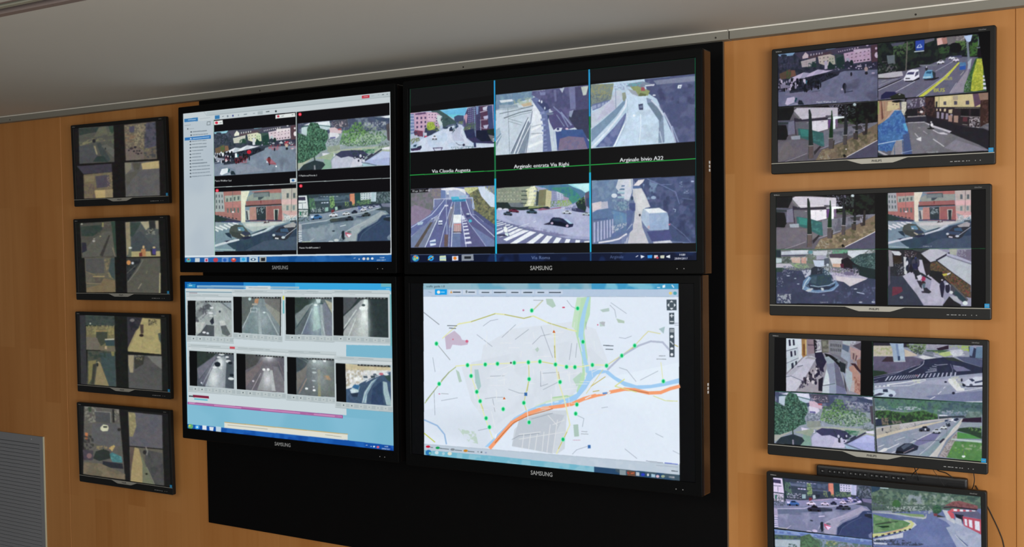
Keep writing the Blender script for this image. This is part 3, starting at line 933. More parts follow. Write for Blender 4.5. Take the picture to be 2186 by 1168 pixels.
V['motorway'] = ((870, 390, 8.053), (40, 120, 1490, 50, 1490, 1105, 45, 1130), '''
f 6c78a8
p 7a7484 40 120 560 100 620 260 440 300 420 480 40 700
n 66706c .42 50 40 180 380 170 440 300 440 480 240 470 40 400
n 8c847c .5 40 350 120 560 110 600 240 380 240
p 8a7a98 45 430 110 390 380 480 410 520 200 680 50 780
p e4e8f0 560 110 760 85 980 120 1000 230 870 200 640 210 570 130
p 6880b8 560 130 640 140 660 280 560 270
n a4b4d4 .45 28 640 130 860 130 860 330 640 330
p a8b8d8 700 140 860 130 1040 230 1020 280 700 300
p c8cc90 960 90 1200 80 1200 140 1050 210 980 150
n a8b060 .45 34 990 90 1200 80 1250 240 1080 260
p 747858 1050 200 1200 110 1260 240 1490 430 1490 740 1120 480 1100 260
n 4a5048 .42 46 1050 200 1200 110 1260 240 1490 430 1490 740 1120 480
n 98965c .55 36 1050 200 1200 110 1260 240 1490 430 1490 740 1120 480
p c8d8ec 1200 80 1320 70 1490 220 1490 430 1420 420 1260 240
n a0a468 .42 30 1320 70 1490 60 1490 200 1340 140
p 5c649c 50 1120 400 520 600 300 700 300 1000 300 1110 560 1490 800 1490 1105
p 5f6ca6 45 760 380 560 620 310 660 320 640 400 520 560 300 700 50 930
p 6478a8 780 340 900 340 900 1110 760 1115
p 5a5c90 900 340 1000 320 1110 600 1490 860 1490 1105 1000 1110
p 6a7cae 1080 740 1490 1000 1490 1105 1340 1105
p 4c5484 1130 470 1490 730 1490 800 1140 580
l b0c0e0 14 50 780 400 560 480 470 620 300
l b8c8e4 10 50 940 260 770 400 640 520 560 640 400
p 7080a8 50 940 400 640 440 640 120 1120 50 1120
p 5c5450 100 1120 380 690 420 690 170 1120
p 7480a0 170 1120 430 680 520 640 300 1120
l c8d8f0 14 290 1120 430 800 560 520 640 390
l b4c4e4 12 540 1120 620 800 680 600 760 340
l 90a0c8 16 650 200 660 560 670 900
p 7c7c90 690 600 740 440 800 360 790 560 750 780 700 780
l a8b8dc 9 700 1110 710 780 790 480 800 340
p 6c5858 625 900 690 900 680 1110 620 1110
l c8d8f0 16 745 1110 760 760 790 560
l c8d4f0 12 900 340 910 520 950 800 1000 1110
l c0ccec 14 990 300 1080 560 1200 680 1330 790 1490 940
l a4b0d8 10 900 400 940 540 1060 720 1240 960 1340 1100
l a0acd8 8 1000 540 1160 560 1300 680
p d8e0f4 915 570 950 570 990 640 930 650
w d8e0f4 1 7 1 .42 925 650 1000 640 1100 1080 985 1090
l b4bfe0 14 440 430 440 290 1110 265 1110 440
p 9cb0d4 1095 270 1115 270 1150 460 1120 470
p 40b8dc 740 250 870 245 880 285 740 290
p 34acd8 750 290 990 285 995 325 760 335
l 205888 10 770 320 980 305
p 8cb8dc 880 230 1000 225 1000 265 890 275
l c8d4ec 10 400 630 520 590 530 630
p 98a4c4 460 600 520 580 530 640 430 680
p e6f0f4 778 560 912 555 915 700 780 705
p c9a8a8 780 712 915 708 915 850 780 850
l d06a70 10 800 728 905 726
w b89898 3 1 .8 .95 785 735 910 735 910 850 785 850
p 3a3850 770 850 920 850 920 875 770 870
l d8dce8 12 780 872 910 872
p d8e4f4 520 660 590 655 590 730 515 735
p 50608c 525 690 590 685 590 705 525 710
p 384070 515 730 590 725 585 745 520 745
p d0e0f4 370 1010 470 980 480 1080 380 1100
p 5470a8 375 1030 478 1020 475 1050 380 1055
p a8c4d8 160 690 260 680 240 730 160 740
p 38447c 1000 570 1060 560 1065 600 1000 605
e c8d8e8 1030 545 30 12
e 3cbcdc 1070 665 28 26
p d0d8ec 620 390 690 388 690 415 625 418
e d8d4e0 738 440 18 18
p 0a0b0e 40 128 345 108 345 168 40 182
t dfe4ec 62 168 34 -.04 .9 10 apr 2017  14:00
''')
V['crossing'] = ((1054, 386, 8.34), (40, 130, 1695, 42, 1700, 1102, 40, 1132), '''
f 9ca4cc
p 8fe0ec 1200 70 1700 40 1700 180 1640 230
p b8f0f4 1400 70 1690 50 1690 170 1620 210
p 4a7ca0 730 95 1310 65 1420 120 1560 170 1640 230 1560 330 1400 420 1300 330 900 130
p 3c9080 1000 130 1340 110 1500 240 1560 330 1400 400 1200 230
n 3474a0 .52 60 760 95 1310 65 1600 220 1500 350 1300 310
p 8f9a86 40 150 230 115 720 95 780 150 760 460 40 500
p 2c2438 40 120 500 90 500 110 200 125 40 145
w c8ccb0 9 4 .35 .2 60 190 560 170 560 430 60 440
n 7c8878 .5 40 40 150 480 110 480 460 40 490
p 6c7880 240 400 520 390 520 480 240 490
p d8dca8 560 160 720 95 760 170 740 300 700 460 540 460 600 340
p eef0c8 640 120 720 100 740 200 700 300 640 440 600 440 620 250
w 4c5a54 1 4 .9 .28 480 150 600 150 580 440 470 440
w 8c9890 4 5 .3 .25 600 120 720 110 710 420 590 430
w a8b4b8 1 4 .9 .4 700 140 790 150 780 430 710 430
p 3c4c50 760 180 800 200 800 440 740 450
p 7e7e5c 800 170 960 150 930 450 780 450
p c8c494 930 165 1030 190 1000 480 910 470
w a8a47c 3 6 .3 .3 940 200 1020 210 990 440 925 440
p 8c94bc 1020 180 1140 200 1230 260 1240 360 1020 370
p b8c0dc 1110 190 1230 240 1230 330 1130 350
w 7c88b0 6 4 .5 .4 1030 200 1330 260 1330 350 1030 380
p a090b0 1230 280 1330 310 1330 370 1240 370
n 8cb848 .35 30 1130 350 1340 340 1390 410 1300 460 1120 460
n 5c8448 .4 26 1000 370 1130 360 1140 460 1000 470
p 243838 1450 400 1600 280 1640 480 1620 570 1500 520
n 6c9c50 .45 30 1480 320 1640 290 1640 400 1480 420
p 5c5470 1620 220 1700 180 1700 500 1620 440
p 3a4c70 1640 320 1700 300 1700 460 1650 450
p 263434 40 390 240 390 300 470 460 480 640 460 860 460 860 500 500 530 40 510
p 8c9c60 620 470 860 450 960 470 600 500
p 28303c 800 480 960 460 1000 500 900 515
p 985878 760 520 860 490 960 510 1200 470 1180 500 820 535
p c4c8dc 950 520 1200 490 1400 440 1420 460 1100 540
p 34385c 1380 490 1500 490 1640 560 1700 580 1500 560 1380 540
n 6c74a4 .4 20 1230 480 1460 440 1460 530 1300 530
p acb4d8 40 530 700 540 1200 500 1700 600 1700 1000 1000 960 40 700
n 9aa4cc .5 200 40 560 1700 600 1700 1060 500 860
p 7c7ca8 250 780 850 900 1350 980 1000 1000 200 820
n 747aa8 .5 40 250 760 850 860 1350 980 1000 1010 160 760
p 6c74a0 40 690 200 740 500 830 1000 960 1300 1030 1690 1050 1690 1105 40 1130
e d4d8e8 100 508 45 22
e d0d4e4 205 512 50 16
c 7a2c48 350 540 180 70 .1
c 3c5068 245 590 160 80 .1
c 345064 670 555 190 80 .05
c d0dcec 1295 565 170 70 .02
c c0d0e0 1640 595 150 60 .05
p e8f0f8 280 1125 640 900 750 925 400 1125
p e8f0f8 560 1125 820 940 890 965 700 1122
p e8f0f8 820 1118 940 980 1040 995 940 1116
p e8f0f8 1040 1115 1110 1010 1200 1025 1140 1112
p e8f0f8 1250 1110 1280 1040 1360 1045 1330 1110
p e8f0f8 1440 1106 1450 1055 1530 1060 1520 1106
p e0e8f4 1600 1080 1690 1070 1690 1104 1600 1104
p e8f0f8 160 1050 520 880 630 895 220 1080
p e4ecf4 250 945 440 855 520 865 280 985
p e4ecf4 240 880 390 825 430 840 250 920
l e0e8f4 20 40 940 330 810
l e0e8f4 16 40 880 140 850
l e0e8f4 22 40 955 160 910
l e0e8f4 18 200 800 280 790
l e0e8f4 16 40 810 210 765
l e0e8f4 14 40 775 160 745
l dce4f0 12 40 740 110 720
l e0e8f0 10 100 1010 160 990
l dfe6f2 8 440 825 620 765
l dfe6f2 7 700 740 750 725
p e8f4f0 165 830 210 815 240 880 240 930 180 920
p d0ecec 190 930 250 940 250 990 200 990
p 303450 50 965 180 960 250 1000 200 990 60 985
p 2c2840 880 780 980 745 1010 790 900 785
p 22284a 970 770 1010 690 1050 655 1160 660 1230 680 1330 740 1410 770 1400 820 1320 840 1000 790
p 10182c 1010 720 1200 740 1330 790 1320 830 1000 780
p 2c4058 1040 680 1160 680 1220 720 1060 710
p a8d0ec 1230 680 1310 700 1400 770 1340 770
e c0a8c8 1030 760 24 22
e c0a8c8 1300 805 26 24
''')
V['van'] = ((1256, 370, 7.487), (45, 118, 1690, 38, 1695, 1112, 50, 1135), '''
f 6474a0
p 6480a8 45 115 480 95 450 300 450 700 50 700
n 7894b4 .48 80 45 115 480 95 450 420 45 430
p 40507c 700 90 1690 40 1695 1112 1300 1080 960 560 860 330
n 56608e .5 80 860 90 1690 60 1690 1100 1200 700 960 540
n 303a62 .55 120 1000 300 1690 100 1690 1100 1300 900
n 7c9cc0 .55 70 850 120 1100 120 1080 420 900 420
p c8d0e0 470 100 700 90 700 260 640 450 560 420 480 300 430 230
p d4d8dc 640 95 690 90 700 200 640 220
w 5c7ca0 1 4 .85 .45 490 180 580 180 570 430 450 430
p c4ccd8 430 220 480 110 560 100 500 260 440 250
e d0dce8 405 360 46 36
w a0c4d4 1 2 .9 .4 450 270 580 270 570 420 450 420
p c6c8d0 700 250 840 240 900 350 980 540 870 560 830 700 850 860 950 1120 560 1125 680 900 720 760 740 500 700 380
p d2d4d8 740 260 830 250 960 520 800 620 760 500
p c2c2cc 720 800 830 800 940 1120 600 1125
p e0dce0 710 200 790 110 890 98 860 150 800 200
p 4c6ca0 700 210 820 205 830 240 700 245
l 7c94bc 9 680 100 700 440
p 5c80a0 450 460 600 450 620 560 540 600 460 520
n 88a8bc .45 34 360 400 640 420 640 600 420 600
p b4b8cc 45 480 300 450 310 570 140 590 60 630
p d4c8d0 60 480 200 450 200 560 60 610
p 5876a4 50 640 130 590 320 560 600 640 620 900 440 960 330 760 60 740
p 5c88b8 380 600 600 650 600 800 400 760
n 6c90b0 .5 60 340 590 620 650 600 860 380 820
p 5468a0 600 600 720 580 680 780 600 920
w a8b0d8 7 1 .5 1 60 790 400 730 400 1000 60 1120
p 4c6498 60 740 300 715 300 740 60 760
n d0d8e0 .45 20 360 850 600 780 600 840 370 960
l e0e0ec 26 160 1110 360 1080 480 1050 600 970
l 9cacc8 14 600 930 640 870 690 810
p 5870a4 380 960 600 920 700 820 700 900 640 960 560 960 340 1060
w 8090c0 5 1 .5 1 520 1020 660 960 620 1120 520 1125
p 44548c 640 480 740 480 740 600 700 610 640 560
e 34486c 690 400 20 34
e 202c40 810 670 14 20
p a8c0d8 850 610 880 570 1100 555 1240 620 1270 700 1270 900 970 915 900 850 830 740
p e4ecf2 880 575 1120 553 1240 625 960 640
p 90acd4 960 650 1250 630 1275 890 970 915
p a4bcd8 850 620 950 650 970 900 840 740
n 9cb4d8 .5 70 970 660 1260 650 1270 880 980 900
p b8a4b4 930 840 970 840 970 890 930 880
p c86888 1268 808 1295 806 1295 830 1268 832
p 48508a 920 930 1280 910 1330 1060 1000 1090
p d0d4e0 1020 1095 1290 1070 1330 1110 1030 1122
l 6c7cb0 12 930 90 1180 200 1380 300 1440 490
l 7888b8 8 1160 180 1310 180
l 6878a8 8 1290 800 1500 970 1620 1100
e 90a8c8 1030 390 40 26
l a8c0e0 10 1340 570 1380 580 1370 620
n 98a8cc .5 14 1440 130 1490 130 1490 220 1440 220
n 98a8cc .5 12 1500 260 1590 260 1590 330 1500 330
e a0b4dc 1650 130 26 14
l 5c6ca0 10 1480 400 1640 420
''')
V['buslane'] = ((1868, 70, 8.056), (45, 172, 1790, 8, 1920, 1008, 45, 1165), '''
f 5e5c76
p 181c22 40 150 2000 0 2000 420 1300 400 900 560 480 660 40 720
n 243428 .42 60 40 150 1600 40 1500 400 700 600 40 700
p 5c5c70 860 110 1030 80 1030 120 860 180
p 4c4c60 270 180 520 150 480 220 300 230
n 4c6c40 .42 40 320 230 680 130 660 260 460 400 300 420
p d8a8a0 1070 85 1180 70 1200 180 1080 210
p a87068 1150 80 1260 60 1250 180 1180 190
p 6a6468 1240 60 1560 30 1560 130 1260 200
n b0a8a8 .55 24 1380 50 1560 30 1560 130 1400 130
p a8c0e8 1540 40 1690 20 1660 130 1600 170
n 5c8440 .35 34 1400 130 1580 120 1600 240 1500 300 1350 230
e 141418 1390 250 110 90
n 345c30 .4 30 1100 240 1300 220 1280 340 1110 360
n 4c7c34 .35 36 1640 170 1790 150 1760 380 1640 400
n 356c28 .45 30 1540 280 1740 220 1740 400 1560 380
n 3c7028 .4 30 1690 20 1790 10 1790 230 1690 230
p 1c2828 1790 10 2000 0 2000 230 1790 240
l 688088 14 1800 10 1790 210
l 688088 14 1880 10 1870 210
l 708088 18 1760 250 2000 220
p 16101a 1780 270 2000 240 2000 430 1780 430
e b07878 1895 370 24 32
l 605c58 22 560 150 545 400 530 660
p 1f3ea8 700 130 855 110 850 290 700 305
l b8c8e8 14 760 200 725 250 810 240 780 190
l c8d4e8 16 680 322 845 305
n 6c6870 .5 40 50 500 340 480 400 680 60 700
p 5c6870 200 390 340 380 340 520 220 540
p b0acb8 45 720 220 690 460 660 480 740 240 790 50 785
l 2c2830 20 45 790 240 790 420 770
p 605e78 45 830 480 760 1060 540 1420 430 1600 420 1570 640 1280 1040 1040 1080 45 1165
p 6c6c84 45 830 400 790 50 960
l 1c1c24 14 50 975 220 900 450 800
l b4b4c4 9 50 998 240 910 480 800
l a4a4b0 6 110 845 180 820
l 9c9cac 6 60 915 300 810 380 800
l b8b8c8 10 355 1020 520 930 680 840
l a8a8b8 8 1040 660 1200 570 1340 490
l b0b0bc 10 700 1110 1180 760 1450 510
p c4c83c 740 1105 1180 770 1440 500 1465 510 1240 770 830 1098
l c0c490 5 870 1070 1160 830 1280 730
l c0c0b0 7 1470 730 1530 660
p 8c8498 1280 1045 1580 640 1640 440 1680 440 1620 640 1520 1020
l b0acb8 8 1280 1040 1400 860
p 6c7080 760 550 1060 540 1070 570 780 580
c dcdcec 1130 505 130 80 -.1
c dcdcec 1325 430 110 70 0
c dcd0ec 1395 465 110 80 0
p 44446c 1270 400 1500 380 1500 430 1440 420
p e0e0ee 485 800 520 740 560 660 640 630 750 630 760 760 660 820 500 830
p 3c3c68 535 720 570 680 680 675 660 720
p 4c4c68 700 680 750 660 745 720 680 760
p 3a3844 520 780 600 780 600 800 520 800
p 18161f 510 828 650 825 760 770 760 800 640 845 520 845
p 5c9cc8 815 790 840 720 870 660 900 640 980 640 1040 700 1030 770 960 800
p 24547c 870 700 890 665 980 660 960 705
p a4c8dc 820 760 960 750 960 775 820 780
p 28303c 980 650 1040 690 1040 770 1000 790
p 22202c 830 800 1100 765 1100 780 1000 820 850 822
e 282830 885 620 22 34
e c8c8d0 885 590 10 16
p 3c6c9c 1460 520 1560 500 1580 560 1460 570
p 2050b0 1455 580 1565 560 1560 630 1455 640
n 4c8cc8 .5 20 1460 500 1570 500 1560 560 1460 570
p 6c7888 1580 140 1620 140 1640 500 1600 500
p 9ca4b4 1600 500 1670 430 1640 620 1600 620
t b0b050 1200 815 50 -.05 1.1 BUS
t b8b840 1000 1025 70 -.04 1.2 BUS
p 2c5030 1540 900 1740 430 1820 420 1900 430 1940 500 1930 1000 1520 1030
n 4c7c38 .45 34 1540 900 1740 430 1800 430 1660 900 1620 1020 1530 1030
p b4b82c 1640 1000 1680 720 1760 440 1870 440 1860 980 1700 1010
n 8c9a28 .42 34 1640 1000 1680 720 1760 440 1870 440 1860 980 1700 1010
n d8d850 .6 24 1640 1000 1680 720 1760 440 1870 440 1860 980 1700 1010
w c8c8dc 1 4 .8 .6 1850 720 1910 720 1920 990 1850 990
n b0b8c0 .6 20 1580 820 1660 820 1600 1030 1530 1020
p 181418 1920 560 2000 540 2000 1000 1920 1000
p 20204c 100 1080 180 1020 330 1020 380 1060 240 1130 90 1150
p 22281f 240 1110 400 1040 500 1070 520 1140 300 1165
e 80808c 415 1065 20 14
''')
V['yard'] = ((1655, 212, 8.4627), (42, 172, 1838, 35, 1835, 1062, 42, 1150), '''
f 58525e
p 17171b 40 160 330 140 330 230 260 380 270 600 180 750 40 750
p 141418 40 200 260 180 255 380 40 390
p 4c4c60 40 400 330 390 350 640 230 660 190 480 40 480
p 2c343c 40 430 260 430 260 460 40 480
p 141418 40 500 190 500 200 740 40 750
p 6c6a84 230 430 340 400 350 640 220 660
p 2c2838 330 350 480 380 950 340 950 380 350 420
l 2c2438 14 340 380 370 660
p 100e12 340 150 1080 110 1840 40 1840 420 1660 470 1540 440 1450 480 1300 400 1120 440 1130 160 600 150
n 7c7c98 .52 26 950 120 1310 100 1300 320 1130 320
n 3c4c48 .45 30 1300 120 1460 90 1440 320 1300 320
e a8b8c0 1425 105 30 26
n 1c2c20 .5 60 1460 80 1830 50 1830 420 1500 440
n 344c2c .42 40 1130 360 1450 350 1440 460 1130 460
p b6b0c0 325 220 385 172 1120 160 1120 330 900 330 480 380 440 350
p 6a6870 325 230 440 345 430 380 330 290
l 8c8898 5 480 345 900 300
l e0dce8 6 430 345 1010 300 1110 280
p 4c4c58 900 305 1010 300 1010 325 900 335
p dcd8e8 520 440 590 430 590 520 560 500
p d4d0dc 655 410 940 385 945 550 770 598 660 570
l b4b0c0 4 740 400 745 590
l 4c4858 7 820 415 860 410
p 5c3878 945 385 1000 380 985 530 950 530
p e0ecf0 1035 330 1110 320 1250 320 1250 345 1080 370 1075 560 1030 560
p 6c5478 1075 380 1120 370 1120 510 1080 520
l d8e0ec 12 940 360 1250 325
p 5c5c68 350 420 600 440 600 560 460 540 360 560
p 2c5e60 400 540 600 560 860 620 890 860 800 860 560 740 420 700
p 2c7a74 440 550 590 570 590 690 460 680
n 3a7a78 .5 50 660 610 850 640 880 860 800 800 660 740
p 8c94a4 275 685 445 665 445 735 290 745
p 625c6a 40 800 280 740 600 760 820 860 600 1000 60 1150
n 6c6468 .5 150 40 800 600 740 800 900 60 1150
p 6c6c7c 860 580 1240 520 1500 460 1840 420 1840 520 1300 680 1060 830 880 880
n 4c4c5c .5 60 1000 560 1700 460 1700 560 1060 800
p 6f5f4c 720 1120 830 930 1200 790 1500 640 1840 440 1840 740 1280 1060 720 1130
n 8c7c60 .5 50 720 1120 830 930 1200 790 1840 600 1840 740 1280 1060
n 4c4a34 .55 60 900 1000 1500 660 1840 540 1840 720 1200 1060
n 9c988c .6 30 720 1110 820 940 1000 1000 980 1100
l a09cac 8 800 910 940 860 1200 760
l 9c98a4 7 180 1140 400 1060 560 990
p 484660 1280 1060 1840 750 1840 1062 1290 1090
l d0ccd8 12 1280 1050 1560 900 1840 745
p 2c2830 690 960 800 850 820 870 700 1020
p 38343a 1370 500 1560 480 1620 470 1560 560 1400 540
n a8a0b4 .5 22 1540 480 1620 480 1600 640 1560 640
p 3a2e30 1550 600 1640 580 1620 650 1580 660
p 1f2a28 595 200 620 195 645 280 660 560 680 850 680 1075 590 1085 600 560
p 5a4c4c 600 860 675 850 680 1075 595 1085
p 14321c 1005 215 1020 215 1035 420 1035 760 960 780 970 560 1000 380
p 4c4448 960 720 1040 720 1040 905 955 910
p 3c3430 1040 760 1065 740 1050 900 1030 900
p 20242a 1240 110 1262 110 1275 300 1300 480 1280 830 1215 835 1235 480
p 4a4244 1220 660 1285 660 1275 830 1215 835
p 1f2224 1450 420 1485 420 1480 740 1420 730
p 3c3434 1400 620 1475 620 1470 735 1400 730
p 2c2626 1625 360 1665 360 1650 640 1600 650
l a8a0a4 10 595 855 675 850
l a8a0a4 10 955 715 1040 712
l a8a0a4 10 1215 662 1290 658
l a8a0a4 9 1420 578 1480 576
p 0e0e10 1210 1020 1240 1000 1275 1040 1230 1060
e e0dce4 1270 910 14 10
l 8c8864 10 1720 740 1820 715
''')
V['tarp'] = ((1868, 195, 8.284), (38, 178, 2000, 20, 1990, 1050, 38, 1145), '''
f 5e5c6a
p 1c1a22 520 140 1060 80 1060 600 860 560 520 560
p 4a4258 560 120 900 100 900 260 760 300 560 320
n b0a8c4 .5 28 560 150 740 140 700 320 560 320
p 6c6880 540 160 640 160 640 220 560 220
n c8c4d0 .42 24 780 120 880 110 860 260 790 280
n 8c5c58 .5 30 740 300 880 260 880 440 740 440
e d0c8c8 810 370 30 24
p 8a8488 560 450 880 430 890 450 560 470
p 2a2838 520 480 900 450 900 550 540 550
p 2c1c20 880 110 1060 90 1060 480 900 440
n 4c3030 .45 40 860 120 1060 100 1060 440 880 420
p c9b782 1050 95 1350 70 1860 40 1850 280 1050 290
p a89880 1370 80 1460 75 1455 160 1370 160
p d4c48c 1140 100 1340 90 1340 270 1140 280
w 4c4858 3 1 .28 .7 1140 175 1740 150 1740 250 1140 260
p 5c4058 1720 40 2000 20 2000 160 1750 280
p 8c6c5c 1820 30 2000 20 2000 150 1850 160
l 8c8860 9 1125 90 1120 300
w 2c3434 1 1 .6 .9 1050 180 1110 180 1100 290 1050 290
l 201c24 20 1050 295 1860 290
l 9c9c84 8 1400 300 1840 298
p 2c2228 1050 310 1860 300 1830 640 1500 620 1280 560 1050 460
w c8b898 3 1 .4 .9 1060 310 1280 310 1270 370 1060 350
w 8c8098 4 1 .55 .95 1060 360 1380 410 1360 520 1060 480
p b8a888 1290 330 1360 320 1350 395 1290 390
w a07c70 2 1 .7 .9 1270 420 1480 430 1470 570 1270 540
w 16141a 2 1 .8 .9 1490 310 1860 310 1850 450 1490 440
n d0c8d0 .45 24 1650 460 1840 460 1830 650 1650 630
p 5c2c34 1540 460 1620 460 1620 540 1540 540
l 8c8484 10 1500 445 1860 460
l 9c9c94 9 1530 590 1620 600
p 3c2320 1860 160 2010 150 2000 560 1900 600 1840 640
n 5c3c38 .5 40 1880 170 2000 160 2000 520 1900 560
n 8c8484 .55 30 1900 520 2000 520 1990 700 1900 690
p 1e1c26 900 480 1060 470 1500 620 1900 660 2000 700 1990 1040 1800 940 1500 820 1300 740 1340 710 1000 600 900 560
p 6a6870 560 560 860 540 1000 600 1330 710 1300 740 1500 820 1800 940 1990 1040 640 1140 600 800
n 72707c .5 180 600 580 1300 720 1900 1040 640 1140
l b8b4c0 12 570 562 860 550
p bdbac6 840 545 960 590 1340 712 1300 740 1200 700 1000 640
p 7c7888 1400 860 1980 1040 1500 1090 1200 1000
l c0bcc4 16 1010 850 1100 910 1200 980
l b0aeb4 14 690 750 750 820
p d0d0d4 710 850 800 810 800 890 740 870
l a09ca4 12 840 710 910 760
l c8c4cc 14 1010 690 1100 740 1260 760
p c4c0c8 1080 740 1200 730 1270 770 1150 765
l a8a4ac 9 750 645 790 655
e 1c1a20 970 665 65 12
e 22202a 972 620 24 40
e d8d4dc 990 600 24 34
e c8c4cc 980 550 16 14
p a8886c 38 178 300 165 420 190 440 320 300 380 160 540 38 600
p 6a4038 70 180 110 180 140 480 110 520
w a87860 3 1 .25 1 40 190 240 180 220 440 60 560
p c8b484 220 190 420 200 420 300 330 340 200 360
e 7c6858 315 240 14 12
e 7c6858 375 240 14 12
p d0c8b8 460 200 550 190 540 340 500 430 460 400
n a8a890 .5 24 450 190 560 190 540 420 460 420
p b89890 300 340 440 330 200 520 150 540
p 8c9c50 38 200 60 200 60 400 38 420
p 0f0f14 290 180 420 160 500 180 380 210 300 200
p 3668a8 38 620 150 540 240 470 340 345 450 350 500 450 580 760 600 850 460 900 300 1060 38 1060
n 2850a0 .48 50 38 620 240 470 340 345 450 350 520 480 590 780 460 900 200 1080 38 1060
n 4c84c8 .58 40 38 620 240 470 340 345 450 350 520 480 590 780 460 900 200 1080 38 1060
p 4ca4d8 480 580 530 570 570 700 560 720 520 700
l a8c0d8 8 320 345 460 340
l a4bcdc 16 40 945 320 890 600 845
p 8c8890 360 880 480 870 480 1120 260 1130 320 960
p 3c5084 480 780 590 740 600 850 640 1130 500 1130
l 284878 8 330 960 330 1130
l 30508c 12 470 870 480 1140
l 7c94c0 12 440 1100 640 1050
l a8a8b0 30 40 1065 180 1130 240 1165
p 22303c 38 1090 180 1165 38 1150
t a4a8ac 890 1095 30 -.02 1.1 Camera 10
''')
V['fountain'] = ((1650, 530, 9.27), (60, 42, 2025, 30, 2022, 1115, 65, 1105), '''
f 3c4262
n 343c58 .5 200 60 400 2025 400 2022 1115 65 1105
p 6c7474 60 40 2025 30 2025 600 60 420
p 24303c 60 50 150 50 160 200 60 190
p b8c0d0 160 80 660 50 700 130 160 150
p c8d0dc 340 60 700 50 680 100 380 110
l 4c4c64 26 170 160 640 155
n 3c4c40 .42 34 170 190 350 170 350 300 170 310
p b0c4cc 60 210 170 220 170 300 60 310
n 8ca484 .42 30 350 310 560 290 760 380 720 420 560 430 360 360
n 90c070 .5 24 400 320 700 320 700 400 420 400
p c8a898 350 200 540 190 540 310 380 300
p c89484 560 200 660 190 660 320 560 310
n c8c4cc .55 20 340 180 680 180 680 260 340 260
n 5c7454 .4 30 680 160 830 160 800 320 680 330
n b8c0c8 .42 28 700 60 1200 50 1120 220 780 190
p c0c4d0 790 70 1080 60 1060 150 800 150
p a0a0b8 860 160 1050 150 1040 240 860 240
p 5c94a0 700 60 780 60 780 120 700 120
n 58b480 .35 24 1180 50 1480 40 1480 110 1180 120
p 4c4050 1120 130 1490 110 1560 200 1480 220 1120 190
n 3c4444 .4 30 1380 90 1560 90 1560 200 1380 200
p b8c8e0 790 250 1010 250 1010 370 840 400
l 30384c 9 860 245 1010 240
p 50586c 1010 220 1110 200 1110 360 1020 370
p d4d0d0 1120 205 1370 205 1340 390 1180 370
p d0a48c 1180 320 1340 320 1320 390 1180 380
p c8d0dc 1480 60 1900 40 1780 120 1600 220 1480 140
n c0ccd4 .45 34 1480 60 2010 40 1900 150 1560 230
p 2c4448 1520 240 1720 130 2025 100 2025 460 1620 340
n 4c6c68 .5 40 1560 200 2025 90 2025 480 1600 360
n 88a4a8 .65 24 1560 200 2025 90 2025 440 1600 340
p 1e1822 1350 240 1480 190 1620 320 1900 440 2000 560 1680 540 1480 440 1350 400
p 581c34 1330 320 1400 320 1400 400 1340 390
p 1c2c30 1560 330 2025 430 2025 620 1860 600 1600 500
p b8b4c4 60 320 340 320 400 380 180 420 60 400
p 2c4440 60 400 250 400 180 480 60 490
p b0acc4 1140 480 1400 520 1700 540 1880 600 1720 680 1520 770 1400 680 1200 640
p ccc4cc 1240 560 1500 590 1860 620 1720 680 1520 760 1400 680 1260 650
n 6c648c .48 30 1130 400 1700 400 1700 560 1150 560
n c4b8d0 .55 26 1130 400 1700 400 1700 560 1150 560
p 6c6488 1400 480 1600 470 1600 550 1420 540
p b4b8cc 560 440 760 440 740 540 640 600 600 520
n 3c4468 .5 30 200 360 760 420 640 560 200 480
n b8bcd0 .62 22 180 380 480 370 360 560 180 560
n 9ca4bc .62 24 60 580 200 560 200 780 60 780
n b8c0c8 .45 30 90 920 360 920 350 1100 90 1100
p 2c4458 720 560 900 380 1010 400 1140 520 1180 700 1100 760 820 760 740 700
p 3c5468 720 580 870 560 850 720 760 700
n 344c4c .5 30 880 560 1140 540 1160 720 900 740
p 283040 750 420 830 370 1000 400 980 520 760 540
n 8c98b0 .55 20 880 380 1000 390 1000 500 880 520
n b0c0d0 .45 24 1000 340 1150 340 1180 540 1020 540
e c4ccd8 1080 340 26 24
p 5c80ac 580 760 600 660 700 560 760 600 700 700 900 780 1160 740 1240 640 1310 740 1200 850 900 890 700 870 590 830
p 28344c 640 760 720 700 820 760 1140 760 1240 700 1220 760 1100 830 820 840
n 8cacc8 .5 28 580 760 700 570 740 620 700 760 800 860 680 870 590 830
l 90acc4 16 740 750 900 775 1100 745 1210 690
l 84a0c4 22 700 870 900 885 1160 850 1290 740
l a8c0d4 24 590 820 640 700 720 590
p b8c0c8 640 850 760 800 800 810 740 870 680 870
p b8c4cc 945 790 1000 800 1010 850 960 855
n a8b8d0 .5 20 1160 600 1260 640 1240 700 1160 660
p a8b4d4 1650 870 1800 900 1810 920 1660 890
e a4b0c8 1630 815 36 12
e a4acc4 300 560 34 12
e 9ca8c0 440 612 24 10
e 9ca8c0 500 720 26 10
e a0a8bc 1730 1075 36 14
e b0b8c4 1980 1070 34 18
e 7c84a4 1000 935 30 10
n 5c6890 .66 60 1200 780 2020 680 2020 1100 1200 1100
t a8b0b8 930 1090 26 0 1.1 Camera 8
''')
